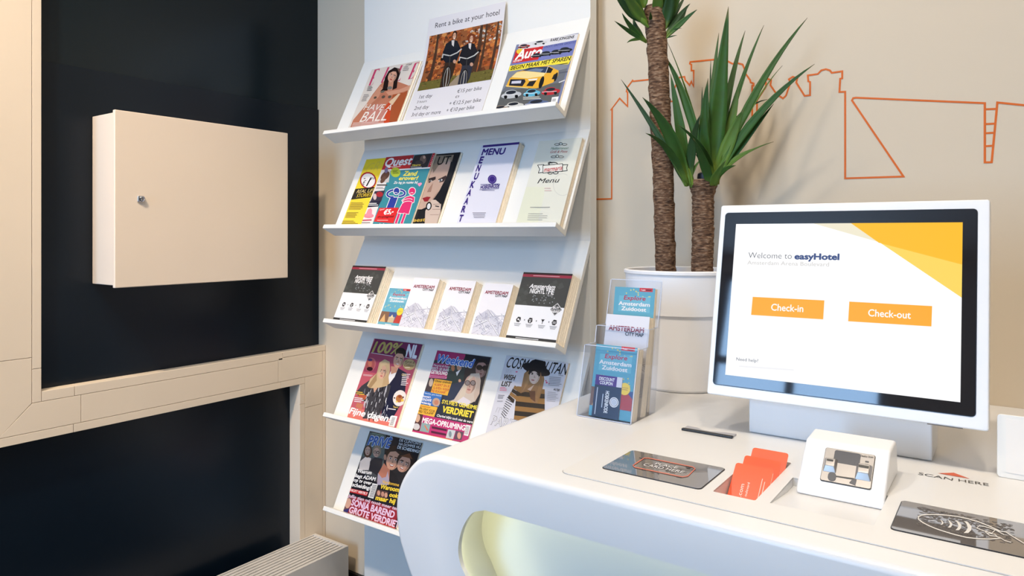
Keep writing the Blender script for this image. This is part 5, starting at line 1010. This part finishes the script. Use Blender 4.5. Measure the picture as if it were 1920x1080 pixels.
for base, mid, tip, w, dt, m, tw in (
    (RBs, (150, 560), (203, 38), 98, -.02, 'leaf_green', 0), (RBs, (112, 600), (148, 190), 46, .05, 'leaf_green', 15), (RBs, (200, 560), (300, 178), 44, .05, 'leaf_green', 20), (RBs, (250, 560), (408, 146), 32, .03, 'leaf_green', 25),
    (RBs, (370, 520), (660, 103), 46, -.05, 'leaf_green', 15), (RBs, (330, 640), (515, 380), 12, .06, 'leaf_light', 30), (RBs, (370, 670), (702, 370), 46, -.12, 'leaf_green', 15), (RBs, (310, 800), (465, 600), 34, -.06, 'leaf_green', 20),
    (RBs, (260, 915), (465, 820), 17, -.10, 'leaf_light', 25), (RBs, (225, 925), (370, 855), 15, -.04, 'leaf_light', 25), ((125, 1040), (175, 985), (246, 957), 34, -.05, 'leaf_green', 20), (RBs, (205, 760), (262, 525), 62, .0, 'leaf_light', 20),
    (RBs, (215, 800), (290, 635), 74, -.05, 'leaf_light', 10), (RBs, (190, 900), (272, 785), 34, .03, 'leaf_dark', 20), (RBs, (100, 600), (102, 350), 16, .07, 'leaf_dark', 20), (RBs, (60, 780), (85, 455), 60, -.05, 'leaf_green', 10),
    ((115, 1075), (130, 1020), (190, 925), 46, -.08, 'leaf_light', 10), ((100, 1075), (60, 940), (0, 800), 54, -.07, 'leaf_green', 20), (RBs, (230, 720), (428, 575), 30, .05, 'leaf_dark', 25)):
    leaf(Bc, base, mid, tip, w, d - .02, dt, m, tw, .75)
for base, mid, tip, w, dt, m, tw in (
    ((495, 480), (290, 345), (133, 235), 50, -.03, 'leaf_green', 20), ((490, 470), (320, 300), (218, 145), 60, -.04, 'leaf_green', 10), ((490, 465), (385, 330), (345, 185), 66, .02, 'leaf_dark', 20), ((480, 440), (350, 445), (274, 482), 34, .02, 'leaf_light', 20),
    ((500, 250), (290, 105), (90, -160), 110, -.03, 'leaf_dark', 10), ((500, 270), (345, 70), (150, -260), 120, -.07, 'leaf_light', 5), ((500, 270), (400, 60), (330, -300), 80, -.02, 'leaf_green', 5),
    ((690, 440), (890, 250), (1062, 108), 66, -.03, 'leaf_green', 15), ((685, 430), (855, 190), (985, 40), 66, -.01, 'leaf_dark', 15), ((680, 340), (790, 180), (940, -60), 80, .02, 'leaf_dark', 15), ((680, 340), (800, 60), (960, -260), 100, -.03, 'leaf_green', 10),
    ((690, 320), (745, 60), (800, -300), 130, -.05, 'leaf_dark', 5), ((690, 440), (850, 270), (950, 80), 60, .02, 'leaf_dark', 10), ((625, 130), (620, 0), (640, -400), 120, -.06, 'leaf_light', 0), ((640, 125), (700, -20), (780, -300), 70, -.04, 'leaf_green', 5), ((450, 90), (470, -40), (520, -380), 90, -.02, 'leaf_light', 5),
    ((700, 435), (780, 408), (836, 398), 16, -.02, 'leaf_dark', 10), ((740, 345), (830, 324), (890, 318), 14, -.02, 'leaf_dark', 10), ((535, 240), (540, 190), (535, 130), 40, -.05, 'leaf_green', 0)):
    leaf(Cc, base, mid, tip, w, D1 - .012, dt, m, tw, .4)

def shoot(path, d):
    rings = []; m = 14
    for x, y, w in path:
        P_ = at(x, y, d); r = w / 2 * d / FPX; rings.append([(P_.x + r * math.cos(2 * math.pi * j / m), P_.y + r * math.sin(2 * math.pi * j / m), P_.z) for j in range(m)])
    MB().loft(rings).build('shoot', 'shoot', yu, 60)
shoot([(1299, 352, 8), (1297, 345, 13), (1292, 328, 14), (1289, 310, 10), (1287, 295, 4)], D2 - .008)
shoot([(1333, 352, 10), (1335, 345, 16), (1338, 328, 18), (1341, 308, 13), (1343, 290, 5)], D2 - .014)
shoot([(1216, 52, 5), (1207, 42, 13), (1199, 28, 15), (1192, 6, 13), (1187, -16, 8)], D1 - .012)
shoot([(1236, 24, 3), (1235, 18, 13), (1234, 4, 17), (1234, -12, 14), (1234, -32, 9)], D1 - .016)

# ------------------------------------------------------------------ orange skyline line on the wall
mural = []
M1 = [(20, 875), (110, 873), (112, 480), (108, 481), (145, 432), (180, 467), (180, 405), (175, 402), (178, 385), (202, 353), (205, 357), (270, 350), (340, 344), (345, 446), (380, 445), (380, 400), (408, 340), (430, 337), (433, 352), (452, 374), (460, 358), (470, 380), (470, 310), (460, 310), (460, 284), (453, 280), (455, 272), (555, 262), (600, 258), (640, 280), (665, 278), (685, 283), (692, 300), (697, 322), (718, 352), (720, 362), (733, 366), (733, 376), (727, 376), (727, 555), (738, 552), (748, 540), (748, 440), (787, 380), (787, 362), (780, 352), (795, 346), (810, 352), (807, 374), (835, 415), (862, 432), (875, 420), (895, 362), (888, 348), (905, 337), (925, 345), (920, 362), (957, 421), (981, 418), (981, 360), (973, 357), (971, 331), (1015, 325), (1030, 309), (1050, 304), (1068, 309), (1076, 320), (1122, 313), (1122, 344), (1113, 346), (1110, 404), (1135, 403), (1135, 783), (1391, 775), (1165, 441), (1170, 431), (1182, 429), (1748, 453), (1748, 713), (1778, 712), (1803, 450), (1920, 462), (2150, 484), (2150, 700), (2600, 690)]
lines = [M1] + [[(1750, a), (b, a - 2)] for a, b in ((480, 1797), (545, 1789), (585, 1785), (642, 1780))]
mb = MB(); HW = .0020
for k, ln in enumerate(lines):
    Q = [hit(1100 + x / 2.3415, y / 2.3415, (0, YB, 0), (0, 1, 0)) for x, y in ln]; Q = [Vector((p.x, p.z)) for p in Q]
    Q = [p for i, p in enumerate(Q) if i == 0 or (p - Q[i - 1]).length > .0015]; rings = []; th = .0008 if k == 0 else .0006
    for i, p in enumerate(Q):
        t1 = (p - Q[i - 1]).normalized() if i else (Q[1] - p).normalized(); t2 = (Q[i + 1] - p).normalized() if i < len(Q) - 1 else t1
        n1 = Vector((-t1.y, t1.x)); n2 = Vector((-t2.y, t2.x)); m = n1 + n2; m = m.normalized() if m.length > .2 else n1; w = HW / max(.45, m.dot(n1))
        rings.append([(p.x + m.x * w, YB - th, p.y + m.y * w), (p.x - m.x * w, YB - th, p.y - m.y * w), (p.x - m.x * w, YB - .0001, p.y - m.y * w), (p.x + m.x * w, YB - .0001, p.y + m.y * w)])
    mb.loft(rings)
o = mb.build('skyline_mural', 'orange_paint'); tag(o, 'orange outline of a city skyline drawn on the beige wall', 'mural')
